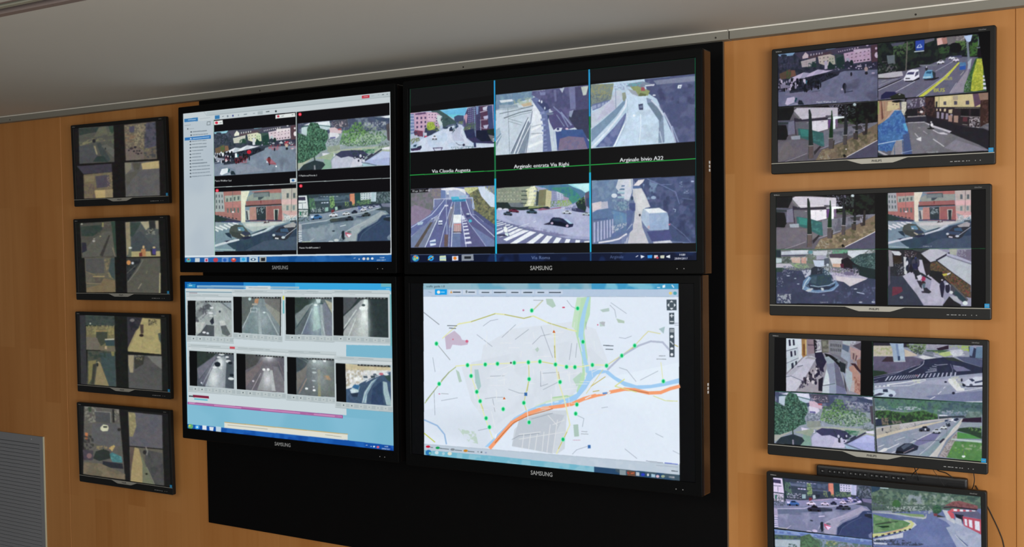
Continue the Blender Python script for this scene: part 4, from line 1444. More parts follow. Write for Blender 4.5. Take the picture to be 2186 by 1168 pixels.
V['market'] = ((1885, 526, 8.716), (95, 60, 1640, 35, 1620, 1112, 85, 1095), '''
f 9090ac
p 262630 90 55 860 45 860 480 300 560 90 560
p 3c4648 560 60 860 45 700 110 560 80
p 8c8894 100 70 170 90 190 380 110 400
p c8ccd4 150 90 300 100 345 150 320 180 210 170
p 30241f 180 190 330 180 360 330 200 340
p c4c8cc 380 200 470 220 440 540 390 520
n 3c2c34 .42 30 390 80 640 110 640 250 400 220
n c8c4c8 .6 20 400 90 620 110 620 260 400 240
p b4b0c8 640 250 740 260 790 400 800 560 700 520 650 440
p b0acc4 360 560 540 460 620 640 840 870 900 640 800 560 820 480 960 600 1040 700 1060 860 1130 1000 1080 1100 760 1100 620 900
n 9c9cb4 .5 140 360 560 540 460 1040 700 1080 1100 760 1100
p 32384c 90 560 360 560 460 700 620 900 740 1100 85 1100
p 5a5468 90 380 130 380 130 700 90 760
n 2c303c .45 40 130 380 400 400 380 560 130 600
n a8b0b8 .6 20 200 300 440 300 440 560 280 560
m 1c1c28,22283c,3c3c50,c8ccd8,2c3470 26 26 60 440 260 650 260 660 420 440 420
p 202448 540 330 640 320 640 440 560 420
p b4b4c4 705 140 880 48 1000 48 1190 125 1100 210 880 300
p b0b8c4 1005 270 1190 180 1640 330 1620 720 1300 520
l 28283c 30 990 265 1230 130
l 3c3c50 20 700 135 840 50
l a8acc8 34 1190 150 1640 300
l 50546c 10 1190 190 1630 335
p a4a89c 1230 50 1380 45 1360 170 1240 150
p 6c6480 1380 80 1640 60 1640 290 1380 180
n 9ca0b0 .5 30 1380 80 1540 70 1540 200 1400 180
p 201e24 700 150 880 300 1000 270 1300 500 1620 730 1620 960 1240 720 1100 600 1040 700 960 600 860 560 740 330
p 4c4038 880 320 990 280 1280 500 1620 740 1620 960 1500 940 1300 760 1160 620 1080 540 860 440
n 7c6438 .48 26 880 320 990 280 1280 500 1620 740 1620 960 1300 760 1080 540 860 440
n 8c3434 .6 30 900 300 1280 500 1620 740 1620 960 1240 700 1000 480
n 2c3420 .6 26 880 320 1280 500 1620 740 1620 900 1100 560
p 1e1e24 860 450 1090 480 1140 640 1040 700 900 580
p c4b83c 1090 520 1180 505 1190 540 1120 560
p d4ccd4 1180 510 1250 490 1250 510 1190 545
p 404050 1250 700 1300 720 1560 980 1520 1080 1240 860
l 64605c 16 1260 700 1560 1000
p 28404c 1340 820 1520 970 1500 1060 1300 880
p a8acb8 1220 920 1360 930 1440 1060 1300 1010
e d8e4e4 1510 1055 46 40
p 1f1f25 1100 1090 1220 930 1300 1010 1440 1090 1420 1110 1100 1110
p 22203a 1040 740 1100 650 1140 740 1100 960 1070 940
e 24223c 1090 740 44 90
e 24223c 1190 780 44 90
e c4c0d0 1090 630 20 14
e c8c4d4 1180 705 30 16
e c8ccd0 1255 860 34 30
p a82c54 700 600 750 540 790 560 780 640 720 660
e 3c2830 740 690 44 40
p 506878 720 700 780 690 770 780 730 780
p 2c2c38 740 780 800 770 890 850 850 880 760 870
p 3a3448 700 840 760 830 760 870 720 870
p 262c38 640 480 720 500 900 620 880 635 700 540 620 560
p 202430 560 440 640 480 660 620 600 620
p 28242c 740 330 860 320 880 500 800 560 770 460
p c8c4d8 620 560 700 530 720 600 660 650
p 2c2838 620 640 700 650 720 800 680 760
p 6c2c40 170 760 340 760 360 840 260 900 160 930
e 8c98a0 335 955 34 26
''')
V['stalls'] = ((1645, 716, 8.716), (290, 60, 1685, 112, 1670, 1120, 285, 1048), '''
f 8c8898
p b8c4d0 290 60 570 70 590 420 300 700
p c4d0dc 290 60 500 65 500 240 290 300
w 23243c 2 1 .45 .85 310 80 460 75 470 200 320 220
w 23243c 2 1 .42 .85 340 300 480 280 490 380 350 430
l 4c5468 10 290 300 500 240
l 6c7484 10 290 530 520 430
w 2c3044 2 1 .5 .9 360 540 500 470 510 560 370 660
p c8d0dc 500 80 570 80 590 400 540 470 520 420
p a47844 580 70 670 75 670 380 610 420 580 380
p c8a868 640 90 670 90 670 360 650 370
p 7c4c28 600 170 640 170 640 380 610 390
p 8a7480 670 75 820 80 830 340 690 360
p 5c4c5c 690 170 820 180 820 200 690 200
p 1c1a24 800 90 860 90 860 330 820 340
n c8ccd0 .4 30 830 80 940 80 930 260 830 290
p d0d4dc 830 310 950 290 950 310 840 335
p 23203c 820 330 960 320 1040 500 980 620 1000 700 880 640 840 500
p 5c5c54 940 90 1080 90 1080 330 960 330
n 88887c .45 50 960 90 1120 90 1100 340 980 330
p 7a7c88 1100 100 1330 110 1350 420 1180 380 1090 330
w 33343c 6 2 .4 .6 1110 140 1320 160 1320 330 1110 320
p 50607c 1340 170 1470 210 1450 330 1340 280
p a4b0b8 1340 110 1500 110 1480 200 1350 160
n c0c4d8 .42 26 1490 110 1590 110 1580 180 1500 190
p 4c4454 1530 200 1680 140 1685 290
p b08c8c 1480 220 1685 290 1685 400 1600 480 1500 450
p 909cb4 1330 260 1480 340 1480 500 1440 760 1420 960 1340 700 1300 450
p 6c6c7c 1100 330 1300 400 1440 500 1400 720 1250 500
p 14181c 1000 340 1120 370 1400 560 1380 720 1200 500 1040 420
n 8c98a0 .5 26 1180 380 1420 520 1380 600 1200 460
p 1f2830 1280 490 1400 540 1380 700 1300 680
p 9c8480 1500 320 1600 340 1580 520 1540 500
w 5c3c48 2 1 .4 .8 1520 300 1640 380 1600 500 1520 450
p 8c6458 1600 470 1685 440 1685 680 1620 620
p 3c2028 1490 530 1580 530 1685 680 1680 720 1600 640
p b48478 1460 600 1540 560 1685 760 1675 1120 1540 1060 1520 800
n 8c5048 .5 40 1540 780 1685 780 1675 1100 1560 1060
p b0a4a8 1500 860 1560 840 1560 1060 1470 1040
p a0b0bc 1400 620 1520 700 1520 860 1470 1060 1400 900
p 3c3c48 1360 740 1400 900 1420 1080 1440 1110 1380 1000
p b8b8cc 285 750 640 400 760 388 850 430 600 860 460 1050 285 1048
p 9898a4 560 490 700 400 850 430 830 460 640 440
p a9a9bc 285 745 500 570 600 570 380 760
l 606878 10 285 780 380 765 600 860
l 384050 9 500 595 600 568
p c2c0d2 285 790 380 775 590 870 460 1050 285 1048
p 9a94a0 470 1050 700 720 830 560 900 600 940 760 950 1080 500 1055
m 1c1a28,23203a,3c3448,c8c0c8 34 20 32 640 720 920 560 900 880 560 960
n 2c2840 .5 30 840 480 1020 480 960 780 830 700
n 24203c .48 34 560 860 720 820 700 940 520 1030
p 201e30 890 830 980 780 960 1050 890 1040
p 90a0b0 1000 420 1080 395 1180 480 1320 700 1340 800 1420 1105 960 1090 970 920 1040 640 1050 520
p 848ca8 1040 540 1180 520 1200 900 1090 900 1050 640
p 60607c 1180 500 1260 560 1390 1000 1220 930
p c4d0d8 1040 640 1080 740 1100 920 970 940
l 3c4050 9 970 945 1200 905
p b8c4d0 965 950 1090 940 1090 1090 960 1088
p 8c98b4 1090 940 1220 930 1220 1100 1090 1090
p 6c7098 1220 930 1390 1000 1410 1105 1220 1100
''')
V['underpass'] = ((1858, 728, 8.464), (58, 35, 2035, 85, 2020, 1128, 50, 1015), '''
f 8c90a8
p 2c2838 55 30 700 50 700 120 60 100
p b8b09c 60 90 420 90 420 280 60 280
n 98a468 .42 34 60 130 400 120 400 250 60 260
n c0b4a8 .5 30 60 90 420 90 760 200 780 270 60 285
p c0b0a0 620 150 820 240 860 270 630 290
p 8c8ca4 1000 60 1400 70 1340 150 1020 150
n a4a0b0 .45 30 1000 60 1400 70 1300 150 1020 130
p 2c1c30 1200 140 1420 80 1420 150 1240 180
n 6c8c48 .35 34 640 60 1030 55 980 210 900 270 700 140
n 2c3c30 .48 40 640 90 1000 80 960 240 860 260 760 200
n 98b850 .48 26 1400 80 1700 80 1800 90 1780 190 1640 150 1420 120
n a4c830 .4 22 1640 90 1820 90 1780 200 1680 180
p 3c5c44 1000 170 1440 170 1300 220 1040 200
p acc078 1290 210 1460 190 1480 260 1340 290 1240 250
p b8bccc 1440 170 1640 150 1690 210 1640 270 1500 280 1470 230
n d0d4dc .5 24 1420 180 1690 170 1690 250 1460 270
n a4b868 .42 18 1150 190 1300 200 1290 250 1180 240
p c8ccd4 870 290 960 260 1200 310 1320 290 1140 330 980 345
p 6c7488 950 200 1130 190 1150 270 1130 300 960 260
l 8c94a0 12 960 210 1140 260
l d0d4dc 8 1160 260 1300 300
l d0d4dc 10 1500 285 1710 250
p 54506c 58 285 420 290 780 290 980 340 960 400 820 470 500 560 60 660
n 605878 .5 150 58 285 780 290 980 340 900 420 500 560 60 600
p 3a2c38 300 290 420 290 420 380 200 380
p 25382c 58 540 240 550 320 590 58 650
p 8ea4c0 350 40 610 45 600 160 635 360 420 370 400 150
p 6c84ac 460 60 500 60 530 300 500 340 480 200
p 9cb4cc 500 50 600 50 630 350 560 350
p a8b4c4 420 362 635 358 640 382 430 385
p 2c4468 500 280 540 280 540 360 500 360
p 262c48 980 340 1300 300 1500 300 1680 380 1980 470 2030 480 2030 600 1500 640 1000 680 58 770 58 660 500 570 900 440
n 2c3454 .5 120 980 340 1500 300 1600 600 58 760 500 580
p 303c38 1340 310 1500 300 1680 380 1440 360
p 4c5478 1560 290 1800 290 2030 340 2030 480 1700 380
p 2c3450 1780 100 1830 100 2030 200 2030 330 1800 300
p 6c84ac 1800 100 1880 110 1840 280 1790 260
p 5c7c9c 1920 110 2030 110 2030 320 1900 310
p 6c6c94 1500 440 1680 470 1820 540 1560 555 1500 500
p 7c84a4 1490 440 1640 460 1600 480 1500 460
l 8c8cac 8 58 690 440 600 820 450
l a0a4bc 14 700 570 900 470 960 420 975 360
l a0a0bc 6 58 745 140 725
w b4b8d0 12 1 .4 1 300 645 870 610 820 670 240 730
w a8acc8 10 1 .35 1 870 600 1580 565 1570 640 820 670
l b0b4cc 9 1160 430 1210 440 1400 425
l a8acc4 10 1120 460 1200 470
l a8acc4 10 1080 495 1200 505
l a8acc4 11 1040 530 1200 525
l a8acc4 12 1000 570 1200 545
l 8484a4 8 1450 420 1490 520 1480 620
p 8c94b0 50 770 1000 680 2030 580 2020 1128 50 1015
p 9ca0bc 50 780 500 760 1000 720 1500 680 2030 620 2030 700 1400 800 1000 780
n 8488a8 .5 200 400 850 1900 850 2020 1128 400 1040
p 7078a0 1000 1000 2030 900 2030 1128 1100 1060
l d8dce4 16 300 800 580 760 820 720 1000 700
l ccd0dc 12 380 820 700 810 1000 720
l d0d4dc 8 58 860 360 820
w d0d8e0 4 1 .5 .5 60 810 360 790 360 830 60 850
n c8d0b0 .4 24 740 700 900 690 900 770 800 760
n b85060 .45 16 820 610 880 610 860 650 820 640
l d4d8e4 14 1080 1055 1165 1010
l d4d8e4 12 1220 965 1280 915
l d4d8e4 12 1320 860 1350 835
p d4d8dc 1420 680 1540 700 1640 850 1700 860 1700 900 1560 910 1440 780 1400 730
n c0c8b4 .4 26 1440 640 1600 640 1700 780 1560 860
e 20243c 1360 745 24 16
e 20243c 1500 945 28 22
l c8ccdc 12 1540 930 2020 850
l c4c8d8 9 1700 850 2020 840
e 1c2438 1650 710 16 30
e 1c2438 1690 790 30 40
p c4cce0 1660 760 1780 690 1900 650 2030 650 2030 830 1760 820
p 343c58 1780 690 1840 680 1890 720 1840 740
p 3c4464 1880 740 2030 710 2030 740 1890 770
p 282c48 1700 820 2030 800 2030 830 1760 840
e 484c68 1820 800 30 22
p b8c8dc 50 900 160 870 330 870 440 910 465 960 420 1010 50 1015
p 2c3450 225 880 310 875 320 930 230 930
p 3a3c58 50 990 160 945 260 955 200 985 60 1005
e 383c5c 370 990 40 26
l c0c8d4 20 1700 1110 2020 1098
''')
V['highway'] = ((1858, 845, 8.056), (50, 38, 1925, 130, 1905, 1145, 110, 970), '''
f 7c88a0
p 4c6e70 50 35 1925 130 1925 330 1400 340 50 220
n 4c805c .45 120 50 35 1300 90 1300 260 50 200
n 3c5468 .5 70 800 90 1925 140 1925 300 900 240
n 34504c .62 40 50 40 1925 130 1925 260 50 180
n 9cb0a0 .5 40 50 180 300 180 300 250 50 260
n b8bcd4 .45 30 440 190 860 190 860 250 450 250
n a8acc0 .5 28 1150 250 1700 250 1700 330 1200 330
n 6c80a0 .45 30 1200 280 1700 280 1700 360 1200 350
n 60906c .4 60 560 250 1150 240 1140 340 600 330
p 2c4430 50 260 300 260 560 300 900 260 1150 330 1160 400 560 480 60 540
n 4c8440 .45 44 50 250 300 250 600 290 900 250 1150 320 1150 400 560 470 60 440
n 2c3034 .58 44 60 330 1150 330 1150 400 560 480 60 480
n 1c2438 .6 50 60 360 800 340 800 420 560 480 60 500
n 8c7468 .35 24 170 380 310 380 310 510 200 520
n 90807c .35 24 360 430 520 430 540 480 380 490
p 24304c 60 410 180 400 200 520 80 520
p c8d0d8 60 380 140 385 100 410 60 410
p a8acb8 70 540 180 530 60 560
p b8b4b8 85 560 400 500 900 430 1400 375 1400 400 900 470 500 600 90 690
p a8a49c 85 580 500 490 500 590 90 690
p c4b8a4 90 690 500 590 900 490 1300 420 1340 430 900 540 540 620 95 745
p 34384c 190 560 220 560 210 610 195 610
l 4c4c5c 12 345 520 345 560
l 54545c 10 760 475 765 510
l 4c4c58 14 260 630 290 640
n 5c5c60 .62 16 200 610 900 440 900 500 300 640
p 8c94ac 95 750 540 620 900 540 1340 420 1560 390 1560 430 1100 960 1000 1050 110 970
n 7c8ca4 .5 180 95 750 540 620 1340 430 1400 500 900 1000 110 970
p 7c94a0 900 1000 1400 540 1540 400 1580 400 1440 560 1020 1040 700 1010
p 7070a0 800 760 1060 640 1180 660 1100 760 820 860 740 830
l d0d4dc 12 125 885 230 845
l d0d4dc 14 130 965 260 930 485 825
l c8ccd8 9 410 775 590 710
l d4d4dc 11 680 815 1040 640 1240 540
l b8c0cc 6 700 665 800 640
l c8d0d4 8 840 1010 1020 860 1190 690
l ccd0dc 10 360 985 420 960
l 4c506c 8 730 750 820 770 1180 770
p dcdcdc 130 965 230 900 290 905 270 950 200 970
l c0ccd4 16 1010 1045 1260 790 1420 560 1600 395
p c4c0bc 1140 1050 1300 760 1500 570 1600 395 1560 400 1360 640 1010 1045
p a49ca0 1160 1050 1330 780 1480 620 1500 700 1380 900 1300 1060
n 6c6460 .52 26 1160 1050 1330 780 1500 620 1400 900 1300 1060
p 2c2c3c 1170 800 1240 735 1280 740 1200 815
p 4c8444 1300 1060 1440 780 1905 800 1905 1140
n 58904c .45 70 1300 1060 1440 780 1905 800 1905 1140
n 9cac8c .6 60 1400 800 1905 820 1905 950 1400 900
n 6cb034 .6 40 1380 880 1700 880 1700 1020 1340 1000
p b0c4c0 1400 735 1905 770 1905 810 1370 755
p 4c9448 1490 620 1800 680 1900 740 1480 735
p 2c4434 1480 600 1560 520 1905 560 1905 740 1700 660
n 78ac54 .45 30 1560 520 1905 490 1905 640 1600 560
p 8c98a8 1560 470 1905 460 1905 520 1500 560
p 5c7470 1680 280 1905 280 1905 400 1600 390
n 78908c .4 50 1680 270 1905 270 1905 380 1680 360
p 2c1c34 1590 390 1905 370 1905 460 1560 450
p 34404c 1170 360 1600 340 1640 380 1400 380 1180 400
p d8dce8 1180 330 1320 335 1320 350 1180 350
m 202c44,dfe4ec,2c3c5c,8c94a8 26 26 16 1280 430 1540 390 1480 440 1240 520
c 343c50 925 575 190 100 -.03
c c0c8d8 1130 610 160 90 0
p 242c40 1050 640 1190 640 1180 660 1060 650
c d8e0e8 1255 548 120 70 0
e 22283c 1335 510 36 24
e c8ccd8 940 580 16 20
l 6c7488 8 1330 380 1300 690
p 262c40 430 960 450 900 580 820 700 820 820 870 800 930 600 1000 440 1000
p 4c5870 520 880 600 830 720 830 640 880 560 930
p 2c3048 640 880 760 840 800 880 700 920
l c0a0a8 8 560 985 740 900
p 14161f 420 990 440 940 560 960 560 1000
e e0ece4 1590 1040 30 20
l 5c7474 10 1600 900 1590 1030
p 5c686c 50 30 70 30 110 970 80 970
''')
V['junctionr'] = (V['junction'][0], V['junction'][1], V['junction'][2].replace('e 44504c 760 655 90 30', 'c 2a2c40 800 650 250 120 -.03').replace('c 2a3644 1060 630', 'c 2c304c 1300 560'))
V['roundabout'] = ((1850, 1030, 8.408), (70, 75, 2040, 262, 2040, 1300, 75, 1180), '''
f 6070a4
p 4c645c 70 70 2040 260 2040 480 70 560
n 6c8870 .45 60 70 120 2040 270 2040 400 70 420
n 94a49c .5 50 600 220 1500 200 1600 420 620 420
n 34504c .55 50 70 70 2040 260 1900 400 70 330
p 2c4460 75 75 240 85 220 140 80 190
l b8d0d8 16 235 105 380 115
n 8c98ac .5 60 700 230 1160 250 1200 400 700 380
n 5c5c88 .5 30 80 340 280 330 270 440 80 450
p 3a6a3c 450 370 490 320 560 330 600 400 580 450 490 460 440 430
n 3c5444 .4 40 90 250 330 260 330 400 110 400
n 4c6c54 .4 36 1080 330 1200 340 1220 440 1080 440
n c0c8cc .45 28 330 440 900 440 900 520 400 540
n 283430 .5 24 440 490 760 490 760 560 430 560
n a8b8b4 .5 30 860 440 1160 440 1160 580 900 560
n 2c3440 .6 20 90 470 300 480 300 520 90 520
p 2c5440 1170 460 1240 410 1310 440 1330 530 1260 580 1170 560
n 4c7854 .5 26 1170 430 1310 430 1330 560 1170 560
p 7c3c48 1180 570 1250 570 1250 620 1190 620
p 3c3c3c 1250 590 1390 640 1330 660 1240 640
p 8890a8 80 520 430 520 430 560 1000 600 1060 680 80 640
p a8b0bc 80 540 480 560 1060 630 1000 670 480 600
p 7c9c68 490 560 1000 590 1020 640 760 620
l c0c4b4 12 1050 590 1040 650 980 670
p 6070a8 80 560 400 580 980 680 1060 660 1400 700 1480 800 1380 820 1500 980 1640 1200 1640 1300 80 1300
n 6c7cb0 .5 200 500 600 1400 760 1560 1100 1000 1160
p c4c8d8 75 1045 300 1000 560 940 780 850 870 780 840 740 720 690 640 690 620 1010 80 1080
p 5c6ca4 75 560 400 590 640 680 500 700 80 600
p c8cc84 75 940 300 920 620 840 770 770 740 720 660 700 780 700 830 760 780 840 500 930 75 1010
p c8a078 300 930 620 840 760 780 740 800 560 880 320 950
p 5c8a58 95 580 280 640 460 680 640 700 760 750 700 810 500 870 90 935
p 3c5040 100 770 400 710 560 715 480 740 130 785
n 7ca070 .5 60 95 600 640 700 700 800 90 930
p 1c3828 160 800 370 795 380 820 260 835
w 34384c 7 1 .45 .6 80 985 780 830 800 870 80 1040
n 2c3444 .42 30 75 1050 560 1040 1000 1130 900 1160 80 1140
p c0c4dc 85 1095 340 1110 320 1140 100 1130
p 98a4c4 1380 640 1480 640 2040 960 2040 1300 1640 1300 1400 830 1480 800
n a8b0cc .5 70 1400 830 2000 960 2000 1200 1640 1200
p 8c98bc 1240 640 1400 640 1480 800 1400 720
l 4c5c8c 14 1580 980 1780 1160
l c8d0d8 10 1560 960 1740 1160
p b8c0cc 1340 500 1440 520 1560 700 1560 760 1420 680
p 8c5458 1380 430 1540 350 1660 340 1980 430 1980 490 1540 440
n 6c4044 .5 40 1400 430 1560 350 1960 420 1960 480
p 3a2838 1360 455 1540 440 1980 490 1960 515 1540 460 1370 475
p d05060 1430 540 1520 480 1980 530 1980 570 1740 560 1540 540 1560 660 1500 660
w e0e0ec 4 1 .55 .7 1520 480 1960 510 1960 560 1520 530
p 5c5c7c 1500 540 1980 530 2040 600 2040 680 1860 640 1560 580
p 1f2434 1560 580 1720 600 1700 720 1620 700
p 3c3c5c 1620 700 1700 720 1690 780 1630 760
p c04860 1700 620 2040 680 2040 960 1720 790
w d8dcec 3 1 .62 .8 1720 650 2040 700 2040 930 1730 790
p b4bcd0 1580 640 1680 680 1700 800 1560 740
l 3c4c68 5 1680 560 1690 740
''')
V['river'] = ((1640, 1010, 7.391), (70, 900, 1610, 1070, 1610, 1500, 75, 1320), '''
f 7c90b0
p 7090d0 70 890 1620 1060 1620 1150 900 1060 70 980
p 5c74b8 70 930 900 1010 1620 1100 1620 1180 1000 1080 70 960
n 8ca4d8 .5 60 70 900 1620 1070 1620 1120 70 960
p 3c5464 70 990 480 1010 480 1070 70 1060
n 5c7858 .42 30 70 1000 480 1010 480 1070 70 1060
p a8b8c8 70 1070 470 1080 480 1200 70 1180
p 48644c 480 1020 620 980 700 1060 780 1100 780 1300 460 1300
n 5c8860 .45 36 480 1000 620 980 800 1090 800 1300 460 1300
n b0b050 .38 24 880 1100 1000 1080 1060 1120 1040 1180 880 1180
n 4c6c58 .4 40 700 1060 1600 1160 1600 1300 700 1300
n 8c6c7c .55 30 1060 1120 1600 1170 1600 1300 1060 1300
n 34504c .4 30 280 1130 420 1140 420 1200 280 1200
''')
V['square2'] = ((1850, 1030, 8.408), (85, 1145, 2040, 1400, 2040, 1600, 90, 1500), '''
f 3c4458
n 54607c .5 50 80 1100 2040 1300 2040 1600 80 1500
''')

# eight tunnel cameras, each picture inside its own player window
TUN1 = '''
f 9ab8c0
# three viewer windows of the top row, left part
'''
def win(ix, q, pic, red=False, ctl=True):
    """one player window: frame, title, picture q = TL TR BR BL (photo px), black strip at the left, buttons"""
    (ax, ay), (bx_, by), (cx, cy), (dx, dy) = q
    o = []
    t, u = 16, 13
    o.append('p bfcacd %f %f %f %f %f %f %f %f' % (ax - 3, ay - t, bx_ + 4, by - t + .8, cx + 4, cy + u + .5, dx - 3, dy + u))
    o.append('p ccd5d8 %f %f %f %f %f %f %f %f' % (ax - 2, ay - 8, bx_ + 3, by - 7.5, bx_ + 3, by - 2.5, ax - 2, ay - 3))
    o.append('l 7f8c90 .7 %f %f %f %f' % (ax + 3, ay - 12, ax + (bx_ - ax) * .7, ay - 12 + (by - ay) * .7))
    o.append('l 99a5a8 .8 %f %f %f %f' % (ax - 2, ay - 9, bx_ + 3, by - 8.6))
    o.append('l a3afb2 .6 %f %f %f %f' % (ax + 4, ay - 5.5, ax + (bx_ - ax) * .4, ay - 5.5 + (by - ay) * .4))
    if red: o.append('p c84c58 %f %f %f %f %f %f %f %f' % (bx_ - 9, by - 14, bx_ + 2, by - 13.6, bx_ + 2, by - 9, bx_ - 9, by - 9.6))
    o.append('p abb7ba %f %f %f %f %f %f %f %f' % (dx - 1, dy + 2, cx + 3, cy + 2.5, cx + 3, cy + 11, dx - 1, dy + 10.5))
    for k, f_ in enumerate((.13, .28, .45, .6, .76, .9)):
        X = dx + (cx - dx) * f_; Y = dy + (cy - dy) * f_ + 6.4
        o.append('p bbc5c6 %f %f %f %f %f %f %f %f' % (X - 5, Y - 3.6, X + 5, Y - 3.2, X + 5, Y + 3.6, X - 5, Y + 3.2))
        o.append('e %s %f %f %f %f' % ('3c4a50' if k < 2 else '75838a', X, Y, 1.3 if k < 2 else 1.8, 1.2 if k < 2 else .6))
    o.append('p 0b0c0e %f %f %f %f %f %f %f %f' % (ax, ay, bx_, by, cx, cy, dx, dy))
    o.append('l 8e9a9e .6 %f %f %f %f' % (dx - 2, dy + 12.6, cx + 4, cy + 13.2))
    return '\n'.join(o)
TP = {}   # pictures in a 100 x 100 frame
TP['a'] = '''
f 9aa6a6
n 6c7478 .45 12 0 0 35 0 35 30 0 55
n 3a3e48 .45 14 0 25 38 8 50 20 0 70
p 8c9aa0 100 0 60 0 100 28
l 5c666c 2.5 72 4 100 26
p a4b0ae 55 15 75 20 100 55 100 100 60 100
p 98a4a4 10 62 42 35 50 45 38 68
p b4bcb8 0 62 28 60 14 92 0 92
p 4a5258 15 90 30 68 52 70 54 100 2 100
p 2c3440 40 58 50 45 52 62 46 68
p aab4b2 52 40 62 40 64 100 52 100
p 5c6668 70 70 84 68 96 92 88 98 74 92
p c0c8c4 66 56 80 55 84 68 70 70
e d4dce0 46 20 5 3
e d0d8dc 43 35 7 3.2
e ccd4d8 44 43 5 2
e 3a4650 68 30 3 3
e d8e0e4 24 90 5 3
e c8d0d8 34 92 4 3
n c0c8d0 .5 5 24 28 40 25 36 40 24 40
'''
TP['b'] = '''
f 76878c
p 5c6664 0 0 40 0 26 40 0 80
p 8a8c80 100 15 60 20 100 75
p 6e6f6c 60 0 100 0 100 40 62 15
p 6c8488 30 30 42 20 46 100 5 100
p 6a7e84 50 25 62 25 92 100 54 100
p 9aacae 44 30 48 30 54 100 46 100
l b8c8c8 1.6 2 86 22 42
l b8c8c8 1.6 66 40 96 98
p c08458 36 6 46 4 44 18 34 16
p b8ac98 28 18 42 18 42 22 28 22
l d4e4e4 1.6 25 30 41 30 41 42
l d4e4e4 1.6 25 30 24 42
l c0d0d4 1.4 26 40 40 40
g 9aacb0 55 60 30 40
e b8d8d8 22 6 4 4
e d4e8ec 60 41 4 2
'''
TP['c'] = '''
f 5c6c70
p 30403c 0 0 62 0 52 15 0 45
p 7a8888 0 50 30 22 50 14 6 78
p 56646a 6 80 44 22 52 20 18 98
p 66748a 18 98 50 25 66 20 70 100
p 94b4b0 52 25 60 25 70 80 48 90
p 747c8c 70 14 82 14 100 50 100 100 78 100
p a8a890 80 6 100 14 100 44
p 90a0a4 68 12 73 12 80 100 70 100
l a8bcc4 2.2 18 98 46 30
l 3c5058 2 4 80 46 20
l c0ccd4 1.6 72 60 80 100
p c0d4d4 56 4 70 4 68 14 60 16
g c8ece8 56 38 14 36
g a0c0bc 56 70 16 40
e e0f0f0 56 20 5 3
e 3c5458 72 16 5 2
e 3c5458 71 12 2.5 1.4
'''
TP['d'] = '''
f 2c3a3c
p 4c5258 0 0 36 0 16 30 0 45
p 8c9498 0 50 40 8 50 5 40 30 0 85
p a0a8a8 0 88 44 20 56 28 60 100 0 100
p d4e4e0 42 38 50 38 54 70 40 70
p 4c5c5c 56 38 60 60 60 100 56 100
l c8d4d0 2.2 1 80 30 32
l c8d4d0 2.2 12 100 28 55
p c8d8d8 48 5 56 5 56 22 44 22
g f0faf6 47 50 12 30
g c8d4d0 44 80 18 30
g e8f4f0 50 20 9 20
e e4f0ec 44 28 8 5
e e4f0ec 51 26 5 6
e 3c5050 46 20 4 3
l 607474 1.2 56 30 59 100
'''
TP['e'] = '''
f 4c5560
p 2c3834 0 0 55 0 45 12 0 48
p 6c6c7c 0 50 50 10 55 12 5 80
p 5c6070 5 85 50 18 60 15 22 98
p 9aa6ac 22 98 52 22 75 10 74 100
p c0c8cc 58 20 72 18 72 40 56 40
p 88949c 68 12 80 14 80 100 70 100
p 44505a 80 30 92 30 100 70 100 100 76 100
l 98a4b4 1.6 14 96 48 26
g e8f0f0 46 72 16 30
g d0dcdc 66 30 10 20
g 9aa4ac 66 80 12 30
e 1c2630 56 34 8 7
e d8e0e4 48 43 6 3
e c8d0d4 64 44 5 3
e e8f0f0 67 5 8 3
e c8d0d4 60 14 6 3
e e0e8ec 82 12 5 2.4
e d4dce0 85 24 7 4
e 1c2630 90 28 6 4
e d8e0e4 92 72 8 4
e 1c2830 94 62 6 4
e e0e8f0 12 90 2.4 2
'''
TP['f'] = '''
f 64626a
p 4a4c4c 0 0 45 0 28 28 0 45
p 746a6c 0 55 38 22 50 8 38 40 0 92
p 5c5c68 80 5 100 0 100 60 88 40
p 8c9094 30 98 50 40 68 45 70 98
p a8b0b0 64 40 70 40 78 98 68 98
p 75747c 72 30 84 30 100 70 100 98 78 98
l b0a8b4 1.5 16 100 40 50
l 8c7478 1 85 15 98 50
g d8dce0 56 66 14 30
g c8ccd4 60 8 20 12
e f0f4f4 48 40 4 3.4
e f0f4f4 59 39 4 3.4
e e8eeee 62 4 10 3.4
e d8dce0 88 3 6 2
e d4d0d8 20 74 3 2.4
'''
TP['g'] = '''
f 5f686c
p 3c4a50 0 0 40 0 20 30 0 40
l 788488 1 5 0 30 12
l 788488 1 18 0 40 10
p 74716c 0 45 30 20 25 50 2 90
p 66706c 60 15 100 20 100 98 60 98
p 8a8a60 56 30 64 30 64 100 57 100
p 8c7c74 5 96 26 55 30 55 8 98
g c0d4d4 60 12 30 16
g 8c989c 60 50 30 40
e e8f0f0 75 6 4 3
e d8e8e8 48 8 5 4
e b8c8c8 48 38 6 2.4
e 9cb0b4 47 28 6 1.4
e b0bcc4 46 60 5 2
e f0f4f8 27 82 4 3
e f0f4f8 47 85 4 3
e e0e8ec 46 76 2.4 1.6
n c09060 .35 5 72 44 88 44 90 56 74 54
l 9c9488 1 78 52 88 52
'''
